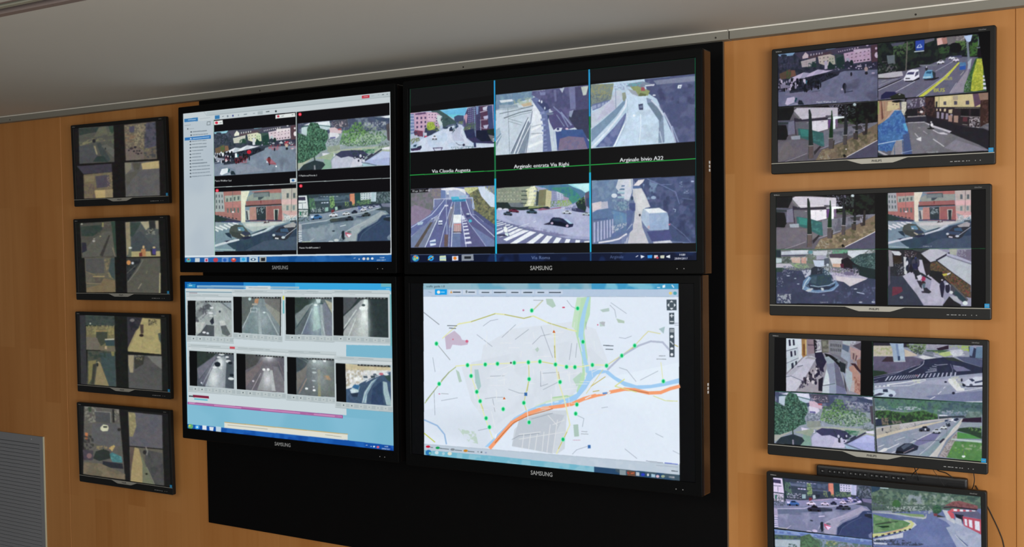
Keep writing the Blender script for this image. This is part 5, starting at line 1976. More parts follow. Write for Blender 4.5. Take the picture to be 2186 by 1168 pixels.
TP['h'] = '''
f 3c5a7c
p c8bc94 0 0 100 4 100 14 40 18 0 16
p d8dcdc 0 16 60 14 100 12 60 34 30 55 0 66
n a89c80 .5 6 0 12 60 14 30 50 0 60
n eef0f0 .5 8 10 24 50 18 46 34 6 50
p 3a5474 2 98 12 66 34 48 70 26 100 20 100 100
p 2c4468 60 60 80 40 84 98 56 98
p a4c0c8 36 98 42 70 58 42 74 30 60 50 48 75 46 98
l 50789c 1.2 40 98 46 74 58 50 72 32
l e8eef0 1.5 46 44 60 34 100 14
p 9ab8c0 83 40 92 42 94 60 100 88 100 100 90 98 84 70
p 34504c 86 26 100 24 100 40 94 38
p a8c4d0 12 64 28 50 32 56 28 72 12 76
p 2f6ca0 14 60 20 52 32 54 28 66
p c4dce4 9 66 26 64 30 70 12 76
p 24344c 10 76 28 74 26 84 14 84
p c8d4dc 38 28 50 28 52 40 40 40
p 4c5c6c 40 29 49 29 50 34 41 34
p 3c4c5c 56 28 66 26 66 32 58 34
e c86474 80 22 5 3
e d8dce0 90 22 6 3
e 4c5c6c 66 24 4 2.4
'''
for k_ in TP:      # blurred recording banner at the top of each picture
    if k_ in 'abegh'or k_ in 'cdf': TP[k_] += '''
p 181c20 28 0 98 0 98 4.2 28 4
w c0c8c8 9 1 .6 .5 30 .6 96 .6 96 3.4 30 3.4
'''
# four-picture pages, one crop per left monitor; slanted-view dimming put into the colours
LEFT = {}
LEFT['0'] = ((145, 240, 5.561), '''
f 1a1818
p 4f5048 120 185 535 160 548 590 130 612
p 343c38 120 190 370 175 360 230 240 250 130 275
n 2c3834 .5 30 120 190 370 175 300 240 130 275
p 5c5d4c 360 180 440 165 470 260 300 300
p 32483a 475 165 535 162 540 260 500 250
n 5c6448 .5 30 430 240 540 230 545 380 480 350
n 807c54 .4 22 130 360 280 310 400 310 450 340 300 350 140 400
e 28282a 303 340 20 22
p 484a4c 125 400 290 380 310 430 350 520 290 600 130 610
p 8c8460 300 400 320 400 350 505 330 500
p 3c4444 330 370 380 360 500 560 470 590 380 500
p 5c5c54 390 400 450 380 545 440 545 540
e 2c2c2c 440 432 8 14
p 2c3a38 290 590 340 520 420 520 470 590
p 62584c 660 150 1035 110 1050 555 680 575
n 8c8060 .5 26 670 150 940 130 920 420 680 460
n a89c70 .6 18 780 160 900 140 890 400 790 420
p 4c4a58 920 130 1035 115 1045 400 900 440
n 343844 .5 34 900 130 1035 115 1050 550 900 560
n 7c5c40 .5 26 670 260 800 260 790 350 680 360
p 48465a 720 170 785 165 780 240 730 240
p 6c6058 680 430 890 440 900 560 690 575
m 28282c,3c3434 12 12 10 700 380 880 370 880 500 700 540
n 80784c .5 16 880 420 960 430 960 470 880 460
p 6c6048 180 740 520 710 530 1020 190 1030
p 4a4450 320 760 480 740 500 880 340 900
p 3c3844 100 640 515 610 520 710 180 735
p 7c7050 190 760 310 750 310 820 200 830
n 8c7858 .5 18 460 730 525 720 530 900 460 900
p b09860 310 925 450 920 450 1015 330 1020
p 8c7c58 440 920 530 910 532 1010 440 1012
n 5c4c4c .5 20 190 860 310 850 320 1020 190 1025
p 5c5a58 668 598 1078 575 1085 1000 682 1010
n 545458 .5 90 700 690 1080 640 1085 1000 690 1008
p 77735f 668 598 740 595 740 680 680 740
p 504e44 760 600 860 600 840 680 780 690
p b09c68 865 605 1072 575 1078 665 880 680
p 54544c 680 740 800 690 860 680 740 820 690 900
l 88847c 5 740 600 750 680
''')
LEFT['1'] = ((145, 450, 5.84), '''
f 171716
p 4e4c44 145 165 580 130 600 580 165 590
p 34403a 148 190 400 170 420 240 300 320 160 320
n 2c3c34 .5 30 148 190 430 170 420 260 300 320 160 320
p 4c4c44 150 160 400 145 400 180 150 200
e a4a494 165 168 14 9
p 8c8450 418 152 438 150 436 206 420 206
n 605c54 .5 22 440 145 540 140 540 210 440 210
p 2f4438 530 140 582 136 600 560 570 450 545 250
p 57564e 450 260 540 260 580 560 180 580 170 540 300 360
p 3a3834 500 310 520 310 430 570 390 560
p 2c2c38 165 400 220 400 230 500 170 530
e a0a094 315 380 18 14
e a8a068 397 322 10 8
e 9c9484 320 352 12 6
l 8c8060 7 550 460 580 570
p 605c4c 200 590 575 582 590 1015 225 1018
p 50504e 210 600 440 590 450 780 220 780
n 8c7c54 .5 30 440 600 500 600 590 1010 480 780
p 766548 440 840 580 870 590 1015 225 1018 230 960 400 920
n 544c44 .5 50 230 840 460 820 400 900 230 920
l 9c8858 14 310 820 450 820
l 80704c 8 215 760 330 800
p 3c4c4c 530 590 575 590 580 860 540 830 500 750
l 8c7c5c 8 230 905 400 910
p 4b5252 705 145 1120 125 1142 572 722 580
p 8a8060 708 148 765 142 780 500 725 570
p 40484c 790 300 900 260 1040 420 1140 470 1142 510 780 510
p 34443e 770 150 900 150 880 200 800 330 770 320
p a09878 895 140 1000 135 1010 210 960 240
p 908870 1080 130 1120 128 1125 230 1090 230
p 2c2e30 1000 135 1080 130 1085 220 1020 300
n a0a08c .5 16 960 230 1080 220 1080 300 960 300
p a89c68 780 510 1142 505 1145 572 780 578
p 34342c 1020 480 1090 480 1090 560 1030 560
e c4a470 935 455 14 20
p b07848 905 480 960 475 965 570 900 572
e c4ac74 1065 460 18 12
p 40387c 1040 480 1090 480 1085 550 1045 545
e c0c4bc 770 465 22 12
p 5c6450 750 480 785 480 785 575 740 578
p 6c2c28 880 530 915 520 920 570 882 572
p 55544a 722 595 1142 588 1150 1025 732 1028
p 34383a 722 600 900 595 900 640 740 880 725 860
n 1c2024 .5 30 730 640 900 600 880 660 740 860
e d08848 750 648 26 30
e c0c8cc 800 655 16 16
l 78786c 8 740 890 860 740 930 610
l 6c6c60 6 730 780 830 690
l 9c9474 8 870 970 910 905
l 8c8868 5 970 780 980 750
l a49c70 16 1140 780 1135 1025
''')
LEFT['2'] = ((150, 655, 5.698), '''
f 1b1d1b
p 333438 110 110 175 108 200 945 125 940
p 3c4642 175 105 530 115 540 240 180 230
n 2f3c38 .5 40 175 105 530 115 540 220 180 220
e b4b4a4 238 208 10 10
p 6e6848 185 240 530 240 540 540 190 520
n 948c58 .5 22 190 230 530 230 530 340 200 340
p 3e4438 310 310 450 310 440 430 370 480 310 380
l b08448 6 305 300 435 298
p 6a6456 190 370 320 380 350 460 360 530 190 525
p 6c6450 360 480 420 500 540 490 545 550 360 535
p b8b8a0 415 395 530 390 528 405 415 410
p 34484c 415 410 535 408 535 480 430 475
n 9c8c4c .5 20 460 260 530 270 530 380 470 380
p b89c78 415 480 440 480 440 520 415 515
p 4a4e42 205 535 540 545 555 970 200 945
p 7c7444 215 660 310 650 290 820 215 940
p 3a3c34 270 700 310 690 280 940 250 940
p 8a7c54 330 660 360 680 465 960 290 945
p 3a4c4c 350 560 540 570 550 970 465 960 380 720
n 2c3c34 .5 40 215 540 540 560 540 620 215 640
p 7c7848 490 545 530 548 530 600 500 600
e 2c302c 326 705 12 22
l a8a488 4 310 680 345 680
p 97895c 685 130 1090 155 1098 580 695 545
p 35323a 685 130 870 140 830 260 790 300 695 500
n 24262c .5 40 700 140 850 150 830 250 740 320
e 706c6c 748 170 28 20
p a69860 870 150 1090 155 1098 580 700 545 820 280
n 948a5c .5 60 870 160 1090 160 1098 560 860 540
p 4c4038 840 220 885 220 885 330 850 330
e 2c2420 860 352 26 18
n 2c2c28 .45 14 945 160 1050 160 1050 230 945 235
p 48544c 1060 330 1092 320 1094 450 1070 400
p 515150 695 585 1105 600 1110 1020 705 1000
n 4a4c4c .5 100 800 600 1105 600 1110 1015 705 995
p 978c6c 700 590 770 590 760 800 720 800 700 700
p 3a3a34 770 620 900 600 880 700 780 760
n 8c8460 .5 18 780 590 880 590 870 650 800 650
p 6c6c68 930 600 1105 605 1105 760 1000 680
''')
LEFT['3'] = ((150, 850, 5.43), '''
f 1c1c1c
p 5b5852 155 100 560 130 630 945 145 880
n 8c8c7c .5 24 160 100 300 110 290 280 170 300
p 3c4c38 200 110 240 112 240 165 210 165
p 4c4e50 280 160 460 170 470 300 290 280
l 8c8c84 6 280 160 460 172 465 290
p 2c2c2c 480 135 505 138 510 290 485 285
n 9c9c88 .5 20 505 140 560 145 565 290 510 280
p 58585a 250 300 570 300 580 560 420 560 240 520
p c8c8a4 345 340 380 310 430 320 440 350 430 385 370 390 345 370
p 3a3a38 375 330 425 330 420 348 380 348
e 2c2c2c 560 370 20 18
p c07040 165 400 200 410 195 490 170 485
n 2c2c2c .42 30 140 430 260 440 270 560 150 640
p 46404a 140 600 260 610 260 720 150 720
e 7c5c5c 215 670 30 30
p 2d3330 260 700 290 620 380 590 450 620 460 700 330 730
n 9c8858 .45 18 300 560 420 550 430 600 300 600
p b89c5c 440 580 500 545 515 560 480 620
l c07040 4 440 600 470 560
p 3c7478 450 650 480 630 590 680 600 750 480 740
n 509498 .5 20 450 640 590 680 600 740 470 730
p 2a2c34 370 730 600 760 610 820 370 800
p 68604c 150 740 350 760 630 880 630 945 145 880
n 7c6c54 .5 60 150 740 350 760 630 880 630 945 145 880
p 5c5a60 665 165 1058 205 1065 590 680 555
n 545660 .5 90 760 190 1058 205 1065 590 690 540
p 8a8058 668 170 740 175 760 330 720 450 680 450
n a49868 .5 30 668 170 750 180 760 340 700 440
p 605c50 680 565 1065 600 1080 1010 690 965
p 5c4c44 685 565 740 570 710 760 690 900
p a08c5c 740 570 790 590 830 760 830 980 690 965 710 760
p 4c4c4c 860 600 1060 640 1080 1010 960 1000 860 760
n 3c4040 .5 60 880 600 1060 640 1080 1010 960 1000
p 6c7058 800 620 860 760 960 1000 830 985 830 760
l 8c8c80 10 870 570 890 620 880 660
e 2c2c2c 855 630 20 24
e 24281c 878 878 14 10
l 9c9878 5 880 800 970 1000
''')

# ------------------------------------------------------------ desktops shown on the four big displays
UI1 = '''
f b7c3cb
n aebbc6 .5 200 50 300 235 300 235 1040 50 1040
p c2ccd0 40 175 1290 35 1290 108 232 212 40 230
p b4c0c4 190 166 1290 45 1290 72 190 188
l 8a969c 2 190 187 750 127 1282 70
l 9aa6ac 2 170 160 190 187
p 3a78ae 57 207 138 197 138 219 58 227
l c8dcec 3 80 213 125 209
l 98a2aa 2 150 206 210 198
p 7f8a90 190 222 213 219 213 242 190 245
p b8c4cc 194 226 209 224 209 238 194 240
l 8c969c 3 60 246 95 242
e 505c64 78 266 4 4
l 8c969c 2 86 266 115 263
p 3678ac 238 187 266 184 266 205 238 208
l 606c74 3 282 192 290 190
e 788490 314 190 5 6
e 4c5890 345 187 5 6
e 8c98a0 378 184 3 6
l 7c8890 5 410 180 428 177
l 8c98a0 4 465 173 475 172
p a4b0b4 492 162 522 158 522 178 492 180
l 3c484c 5 542 163 560 161
e 303c40 600 160 6 6
p b83040 1112 66 1157 61 1157 78 1112 83
l e4d8dc 3 1122 73 1148 70
l 909ca4 3 1170 68 1184 66
l 5c686c 2 1208 62 1216 61
l 3c484c 3 1234 59 1243 58
l 5c686c 3 1260 58 1268 56
p 0d0c10 232 213 1279 107 1281 1004 238 1015
p e4e8e6 234 219 284 213 286 238 234 242
e c83048 248 229 9 8
l 808c8c 4 266 229 278 228
p dfe4e2 598 182 714 169 715 192 598 204
e b03048 614 190 7 7
l 808c8c 4 634 189 646 187
l 808c8c 4 694 181 704 180
p cfd6d8 683 560 720 557 720 583 684 586
e 3c6ca0 702 571 9 7
l c4d0d0 3.4 235 612 722 590
l b8c4c4 3.4 728 583 1280 557
l a9b5b5 6 721 165 726 1012
l 9fc4b8 4 231 213 238 1015
l dce4e8 6 1281 105 1286 1008
l dce8f0 7 62 1020 1290 1008
p 1f5a9c 60 1028 1293 1013 1293 1056 60 1060
n 2c6cb0 .5 120 60 1028 1293 1013 1293 1056 60 1060
n 0e4888 .6 60 600 1020 1293 1013 1293 1056 600 1058
e 58a8a0 84 1042 14 13
e c04858 84 1038 6 5
p c4ccd0 122 1030 150 1030 150 1054 122 1054
p c8b4cc 178 1030 200 1030 200 1054 178 1054
e b83850 190 1043 6 7
e b84050 244 1042 14 13
p 6890c8 280 1027 320 1027 320 1055 280 1055
e 2c5cb0 298 1042 10 10
e c84840 350 1042 15 12
e d8b8b0 350 1036 7 5
p 7cb8e0 388 1026 428 1025 428 1054 388 1055
e 28a0d8 408 1038 10 9
p b8ccd8 442 1024 494 1023 494 1055 442 1056
e 3c5c7c 466 1039 16 8
e dfe8ec 466 1039 6 5
p a0a8a8 502 1024 544 1023 544 1054 502 1055
p 20242c 512 1030 536 1029 536 1048 512 1049
l d0d8e4 3 1062 1033 1072 1031
e d0d8e4 1094 1038 4 4
e d8d0d4 1122 1036 9 8
e c8d0c8 1146 1036 8 8
e d8e0e8 1172 1035 8 7
t e8ecf4 1216 1033 8 -.01 1.15 14:00
t e0e4ec 1198 1048 8 -.01 1.1 20/04/2017
'''
for i_, (y_, a_, b_, w_) in enumerate([(283, 100, 190, 5), (302, 100, 196, 4), (340, 96, 188, 3.4), (358, 96, 188, 4), (377, 96, 188, 5), (396, 96, 170, 4), (416, 96, 155, 4), (435, 96, 156, 4), (454, 96, 168, 4), (472, 96, 192, 6), (491, 97, 208, 4), (510, 97, 208, 4), (529, 97, 208, 4), (549, 97, 216, 3.6)]):
    UI1 += 'e 39444e %f %f 5 3.6\n' % (a_ - 2, y_ + 1)
    x_ = a_ + 8; k_ = i_
    while x_ < b_:
        k_ = (k_ * 7 + 5) % 11; L_ = 10 + k_ * 2.4
        UI1 += '~l 36434f %f %f %f %f %f\n' % (w_, x_, y_ - (x_ - a_) * .075, min(x_ + L_, b_), y_ - (min(x_ + L_, b_) - a_) * .075); x_ += L_ + 3.5
UI1 += '''
p 2f72b4 60 318 214 302 215 323 60 335
e cfe0f0 96 324 5 4
l b4d0e8 4 108 323 205 313
'''
UI1B = '''
t dfe4e4 238 578 10 -.02 .92 Piazza Walther Sud
t dfe4e4 736 548 10 -.03 .95 P.Madonna/Vintola 2
t dfe4e4 738 975 10 -.01 1.0 Piazza Verdi/Rosmini 1
e e02c40 743 178 10 10
e f08090 743 178 4 5
e e02c40 252 631 10 10
e f08090 252 631 4 5
e e02c40 748 604 10 10
e f08090 748 604 4 5
'''
UI2 = '''
f 0d0d0f
p 131416 50 245 1425 95 1425 170 920 210 50 330
'''
UI2B = '''
l 1d5c3c 2.4 50 244 1425 95
l 22b0b8 4 1425 95 1425 1066
l 1b9a5c 3 1424 100 1424 400
~l 1d6c44 3 52 245 52 1080
l 2cb04c 3.4 52 662 460 640 917 612 1422 582
l 2a98d0 7 459 205 462 500
l 1f7848 7 461 500 463 680
l 28b8e0 8 463 680 468 1072
l 2a9cd4 7 915 150 917 380
l 1f7848 7 917 380 918 650
l 28b8e0 8 918 650 920 1040
l 1c6c84 7 920 1030 920 1066
t dfe8e8 158 651 17 -.04 .99 Via Claudia Augusta
t e4e8ea 553 629 19 -.05 .99 Arginale entrata Via Righi
t e8ecee 1060 598 20 -.05 1.02 Arginale bivio A22
p 101831 55 1045 1425 1028 1425 1067 55 1081
n 1a2c58 .5 60 55 1045 1425 1028 1425 1067 55 1081
l 5c6c8c 2 55 1045 1425 1028
l 1c5c8c 8 464 1040 466 1075
l 1c4c7c 7 920 1032 920 1070
e 2c84c0 81 1062 17 16
e 7cc8a0 76 1066 7 7
e e08850 77 1054 6 5
e e0c850 88 1060 5 6
e 2ca0e8 154 1061 14 13
e 101831 154 1062 6 5
l e8c050 3 140 1070 166 1052
p c8d8b8 196 1050 226 1048 228 1074 196 1074
l 9cc4e0 5 200 1062 226 1060
p d4dcf0 256 1051 286 1050 286 1072 256 1073
e e08030 270 1061 8 8
p 8c94a0 302 1044 358 1042 360 1072 302 1074
p 24282f 315 1052 347 1051 347 1063 315 1064
~t 8ca0cc 637 1065 16 -.01 1.05 Via Roma
~t 6c80b0 1012 1060 15 -.02 .95 Arginale
l c8ccdc 4 1136 1052 1146 1046
p e0e4f0 1158 1043 1178 1050 1160 1060
p 2c8ce0 1190 1044 1214 1043 1212 1058 1192 1058
p d8c8c8 1222 1044 1240 1044 1240 1058 1222 1058
e c84858 1238 1056 6 5
p c8ccb8 1252 1045 1272 1044 1270 1058 1252 1058
p e0e8f0 1280 1048 1298 1042 1298 1058 1280 1053
t f0f0f4 1340 1046 10 -.01 1.0 14:00
t e8e8f0 1319 1064 10 -.01 1.0 20/04/2017
'''
UI3 = '''
f 78b4cc
n 84bcd4 .5 260 50 780 1270 900 1280 1060 50 950
p 0c5ca4 50 85 640 90 640 132 50 128
p 2a8ccc 400 87 1270 97 1270 140 400 132
p 38a4dc 700 92 1270 97 1270 140 700 132
p 6cb0bc 1200 95 1270 97 1270 118 1200 116
e c8d4dc 88 110 14 12
p 2c8cc0 72 100 120 101 120 122 72 121
l d8f0f4 4 82 110 100 110
p 88b4d0 128 108 412 110 412 124 128 122
l 5c84a8 3 140 118 400 120
p ccd7db 412 111 556 112 556 130 412 130
l 98a4a8 4 430 122 540 124
p 94bcd0 556 114 724 116 724 128 556 128
l 7ca0b4 3 566 121 715 123
p c9d5da 62 126 920 134 1250 136 1258 155 1256 460 996 455 996 862 78 786 66 300
p cdd2cc 70 128 330 130 330 140 70 138
l 7c98a4 6 66 146 334 150
p 2a2028 84 152 130 153 130 158 84 157
l b04858 3 84 154 130 155
l 5c9cac 5 82 165 125 166
l 78a0ac 3 142 168 290 172
p b0c0c4 66 188 330 190 330 196 66 194
p 6fb0b8 1250 160 1262 160 1266 460 1252 460
l e4eeee 3 1230 128 1250 128
p 6cb4bc 622 195 636 196 638 274 624 272
p d8d444 620 170 636 170 636 192 620 192
p 7a1f3c 108 744 200 752 202 765 110 758
p 24343c 86 748 112 750 112 756 86 755
l 58b8cc 8 118 768 192 774
p 9c4c8c 78 784 975 862 975 880 78 798
p c48ab8 84 787 970 866 970 876 84 795
~l 7c3878 5 120 792 230 804
~l 7c3878 6 390 820 500 830
~l 7c3878 6 730 850 806 856
~l 7c3878 5 930 868 966 872
'''
UI3B = '''
p c8d4d8 290 903 1003 972 1003 1006 290 938
p dcdccf 294 906 1000 974 1000 1000 294 932
l c8a45c 4 292 902 1003 971
l 98a09c 3 310 918 540 942
l 98a09c 3 874 974 966 986
p 1450a4 76 912 290 934 1003 1006 1275 1038 1275 1070 78 942
n 0c3c90 .5 70 300 940 1275 1040 1275 1070 300 966
n 2468bc .55 60 76 912 1275 1038 1275 1070 78 942
e 60a870 96 926 15 14
e d8c850 90 922 6 5
e 40a0e0 134 930 13 12
e e0f0f8 134 930 5 5
p dce4ec 164 920 188 922 188 946 164 944
p d8e0e8 204 928 230 930 226 952 206 948
p b8d0e0 242 926 272 929 272 958 242 955
l d0d8e4 3 1108 1034 1116 1034
l d0dce8 3 1134 1040 1142 1041
e c8dce8 1155 1042 6 5
e d86078 1177 1045 8 7
t e8ecf4 1212 1044 8 .09 1.0 14:00
t d8dce8 1198 1057 8 .09 1.0 20/04/2017
'''
UI4 = '''
f 08090b
p dfe9f6 99 69 1168 67 1168 893 106 788
n e6f1fb .5 300 700 500 1168 400 1168 830 700 800
n d2dce8 .5 200 106 600 560 500 600 790 106 740
p 8fb6c6 99 69 1168 67 1168 93 99 95
n 5ca0bc .5 60 300 69 820 68 820 93 300 94
p 3f98c4 804 68 1168 67 1168 93 804 94
n 8cc8d8 .5 50 840 68 1090 68 1090 92 840 93
t 4c6470 112 86 9 0 1.0 traffic guide 1.0
l e8f0f4 3 1078 86 1090 86
p e8f0f4 1100 78 1112 74 1112 86 1101 88
l e8f0f4 4 1140 76 1148 86
p b4c7de 99 95 1168 93 1168 124 100 123
l 98a8bc 1.6 100 124 1168 125
l 8c9cb0 2 120 104 134 108
p 149ce8 148 94 198 94 198 117 148 117
e f0e8e0 163 106 7 7
l b8e4f8 3 174 106 188 106
p d49c58 210 110 216 98 222 110
p c8d4e4 205 96 260 96 260 116 205 116
l 36424e 4 224 106 254 106
p d49c58 211 110 216 99 221 110
p c8d4e4 264 96 322 96 322 116 264 116
l 36424e 4 288 106 314 106
e 78848c 280 104 4 6
w c4d2e4 6 1 .94 .8 330 95 684 96 684 117 330 116
l 36424e 4 344 107 374 107
l 36424e 4 396 107 444 107
l 36424e 4 468 107 496 107
l 36424e 4 518 107 554 107
l 36424e 4 578 107 604 107
l 36424e 4 626 107 674 107
e e0c878 1134 110 7 6
e 4ca0b0 1153 110 8 7
p dae2ec 350 330 470 260 720 230 820 260 880 420 800 430 720 540 520 600 400 700 300 560 260 420 340 400
n d4dce6 .5 60 300 400 760 300 860 400 720 540 460 620 380 680 300 560
p cdd5de 560 600 700 600 690 760 660 780 470 750 480 680
p c0c8d2 500 640 620 610 690 620 650 700 640 780 470 748
p c6b8cc 190 292 230 268 254 290 262 306 290 310 285 326 258 330 222 326 214 344 196 346
p b4ccc0 612 134 640 134 654 164 640 172 616 156
p b8ccc4 566 346 578 336 584 346 576 358
p b4ccc0 236 430 250 440 262 480 250 484
p a8c8c8 314 430 330 430 342 500 330 520 318 490
p b8ccc8 836 232 852 228 860 248 838 250
p a8c0c4 1084 260 1110 250 1104 280
p aec6bc 726 660 746 658 750 708 730 710
p b4c8c4 838 180 876 172 878 186 850 190
p b4c8b8 906 216 940 226 940 236 914 234
p b4b8c0 836 232 860 230 856 250
p b8d4c4 724 470 760 440 768 480 740 500
n b4ccb8 .4 16 246 676 320 690 330 740 290 730
p b8dcb8 752 130 800 124 796 200 772 270 786 380 782 440 770 480 744 540 740 520 764 440 762 380 742 300 724 230
p c4e0c4 742 128 760 128 740 270 720 250 730 190
p cfe2cc 570 580 640 552 740 532 740 548 600 584 540 610
p a4d0ee 784 126 796 126 782 180 772 240 768 290 780 380 792 420 790 450 776 440 764 380 748 290 752 240 766 180
l b0d4a8 6 742 560 700 540 640 548
p a2ccf2 358 752 420 690 480 630 540 596 600 574 660 560 700 550 740 530 770 480 790 436 820 430 872 434 900 458 940 480 990 496 1050 494 1100 484 1168 466 1168 486 1100 500 1050 508 1000 512 940 500 890 468 860 444 826 450 800 476 780 510 740 556 700 572 660 580 560 604 500 640 430 700 380 752
l e0ecf4 4 612 572 640 566
l e0ecf4 4 648 566 664 564
l f0f4f8 5 400 716 406 700
l f4a074 15 380 756 420 710 470 652 530 616 600 592 680 582 720 574 770 552 820 538
l f4a074 14 880 524 940 512 980 514 1040 528 1090 526 1130 510 1168 500
l f4a074 10 800 544 870 530
l e8ecf0 4 776 552 800 540
l e8ecf0 5 862 538 880 524
l 6c94cc 8 850 530 866 528
l b86838 3 400 736 440 690 480 650 540 622 640 594
l b06c48 3 960 514 1040 528
l e2e4a8 5 246 240 300 230 360 210 400 196 440 200 520 216 560 206 620 234 700 260 740 270
l a8ac6c 3 300 230 360 210 400 197
l a8ac6c 3 440 200 520 216 550 208
l a8ac6c 2.4 620 234 700 258
l e2e6b0 4 180 300 246 240 254 236
l e4e8b8 5 236 416 284 412 360 408 540 400 590 396 652 408 700 418 760 418 810 410 866 412
l c8cc78 2.4 590 397 652 408
l e4e6b8 5 648 280 652 400 664 480 690 560 712 660 684 720 656 780
l b0ac5c 3 648 330 650 380
l b8b060 2.4 700 690 664 760
l c8b060 3 664 440 670 480
l b0c090 4 108 570 168 490 210 440 236 420
l 98a490 2.4 112 560 160 500
l 98a490 2.4 176 476 208 440
l a4acb0 3 156 322 212 390
l 8c949c 3 100 190 166 242
l e4e8b8 4 300 410 300 457 324 523 345 590 380 690 392 720
l c8cc88 3 338 562 352 600
l d0d498 4 540 400 542 470 526 540 520 570 530 600
l b4b878 2.4 541 480 534 520
l d8d8a8 4 866 412 930 370 983 330 1020 290 1040 270 1090 280
l b8a850 3 930 378 985 332
l b8a850 3 1130 316 1164 334
l b4bcd0 8 870 430 930 372 1000 330 1050 312 1100 316 1130 350
l c8ccb0 5 560 180 600 140
l dcd49c 3 850 430 780 530
l c0b060 3 800 500 860 460
l b4a850 3 808 522 834 518
l d8dc90 4 940 470 900 500 990 524
l d4dc90 3 1060 540 1110 560 1160 562
l c0c850 4 106 696 150 732
l 98b8dc 6 106 640 160 664 190 700 198 740
l e2e6b0 3 1092 400 1100 470
'''
for a_ in ('350 248 380 226 412 220', '428 296 486 242', '484 304 540 262', '324 284 388 334', '556 324 590 290 636 280', '592 250 640 380', '700 140 720 166 740 176',
           '884 150 950 196', '880 160 900 180 906 212', '918 296 944 300 970 290', '380 458 440 456', '456 512 500 528 526 530', '1006 474 1080 436', '918 422 950 432 988 480', '594 446 654 442',
           '176 560 244 548', '358 552 400 546 434 546', '600 514 660 484', '590 430 590 500 620 490', '780 262 780 230', '720 320 710 390', '742 320 736 380', '330 684 376 674', '470 722 500 706 584 696',
           '740 620 770 634 764 668', '722 782 740 764 790 748', '1068 696 1100 712', '1140 768 1168 782', '552 636 640 612', '844 590 870 586', '140 380 150 440', '146 520 150 620', '390 552 400 606', '940 760 990 800'):
    UI4 += '~l 6a7480 2.2 ' + a_ + '\n'
g_ = np.random.default_rng(3)
for _ in range(70):
    x_, y_ = g_.uniform(290, 850), g_.uniform(210, 620); a_ = g_.choice([0, math.pi / 2]) + g_.normal(0, .15) - .08; L_ = g_.uniform(20, 70)
    UI4 += 'l e6eaee %.1f %.0f %.0f %.0f %.0f\n' % (g_.uniform(1.5, 2.6), x_, y_, x_ + L_ * math.cos(a_), y_ + L_ * math.sin(a_))
for a_ in ('520 700 512 760', '548 700 540 762', '576 698 566 766', '604 690 596 770', '630 660 616 774', '660 640 640 778', '500 720 690 690', '500 700 590 690', '620 620 660 664', '640 660 690 640'):
    UI4 += 'l dde0e4 3 ' + a_ + '\n'
UI4B = '''
l 5c646c 3 200 246 240 247
l 5c646c 3 208 257 236 258
l 5c6670 3.4 852 329 894 331
l 5c6670 3.4 862 345 892 346
l 98a0a8 3 1084 373 1110 373
l 98a0a8 3 1074 386 1114 387
l 98a0a8 2 560 140 600 140
l a0a8b0 2.4 760 688 784 689
l a0a8b0 2.4 758 698 788 699
l c89cb0 2 724 724 756 724
e d07088 224 304 3 3
e d06888 282 312 6 6
e c87c9c 518 182 4 4
e d04868 686 170 6 3
e d06888 829 243 3 3
e c86c90 168 532 4 2
l a0a8ac 2 176 530 206 532
e 485058 466 402 4 4
p c85c20 640 276 645 264 652 276
p c85c20 433 554 438 544 444 554
p 3c6cac 522 526 534 526 534 540 522 540
p 3c6cac 786 744 798 744 798 758 786 758
p 4a5660 1117 137 1159 137 1159 182 1118 182
p e4eaf0 1130 148 1138 140 1146 148
p e4eaf0 1130 172 1138 180 1146 172
p e4eaf0 1128 152 1120 160 1128 168
p e4eaf0 1148 152 1156 160 1148 168
p 4a5660 1128 192 1149 192 1149 240 1128 240
l e8eef4 4 1132 204 1146 204
l e8eef4 4 1138 198 1138 211
l e8eef4 4 1132 229 1146 229
p 4a5660 1128 256 1149 256 1149 378 1128 378
l e8eef4 2.6 1131 262 1147 262
l e8eef4 2.6 1131 267 1147 267
l e8eef4 2.6 1131 272 1147 272
e e8eef4 1138 292 7 6
l c8d0d8 5 1132 312 1144 324
e e8eef4 1138 342 7 5
e e8eef4 1138 367 6 6
l 8890a0 2 1150 236 1168 236
l 8890a0 2 1150 244 1168 244
p bccad8 106 740 1168 826 1168 870 107 768
l a4b0bc 1.4 106 740 1168 826
n c4cfdc .5 40 600 790 1168 830 1168 868 600 816
e c81c34 122 751 9 5
l 606c74 3 132 754 142 755
e 109850 162 756 9 5
l 606c74 3 172 758 208 762
e 808890 224 763 9 5
l 606c74 3 234 765 262 768
e c88428 278 768 9 5
l 606c74 3 288 770 314 773
l 707c84 3 328 772 332 773
e 606c74 344 774 4 3
e 90a0c0 362 776 4 3
l 8890a0 2.4 1028 810 1098 818
l 5c6ccc 3 1106 818 1160 824
~l 8890a0 2.4 1070 828 1160 836
l 404a54 3 1134 851 1160 854
p 74b6cc 107 765 400 790 812 834 812 858 400 818 108 790
n 94c4d4 .5 40 107 765 812 834 812 858 108 790
e 2c74b4 124 776 12 12
e 80c8a8 130 778 5 5
e c8dce4 158 776 8 7
e a8ccd8 186 780 6 6
e dcdccc 212 780 9 7
p 28486a 812 834 1168 868 1168 893 812 858
n 4c5c64 .5 40 900 842 1168 868 1168 893 900 866
p 84949c 918 846 944 848 944 870 918 868
p 6c4c3c 950 850 984 853 984 874 950 871
l c83838 4 950 858 956 862
l d06848 4 966 862 978 860
p b4bcc4 986 856 1000 857 1000 872 986 871
e 2c3cc0 1015 867 8 6
e d8dce0 1036 868 4 6
p a4c4d8 1050 864 1066 866 1066 878 1050 877
e d8b8c4 1076 874 7 6
e 98a890 1098 874 8 6
t d8d0d4 1122 880 8 .09 1.0 14:00
'''
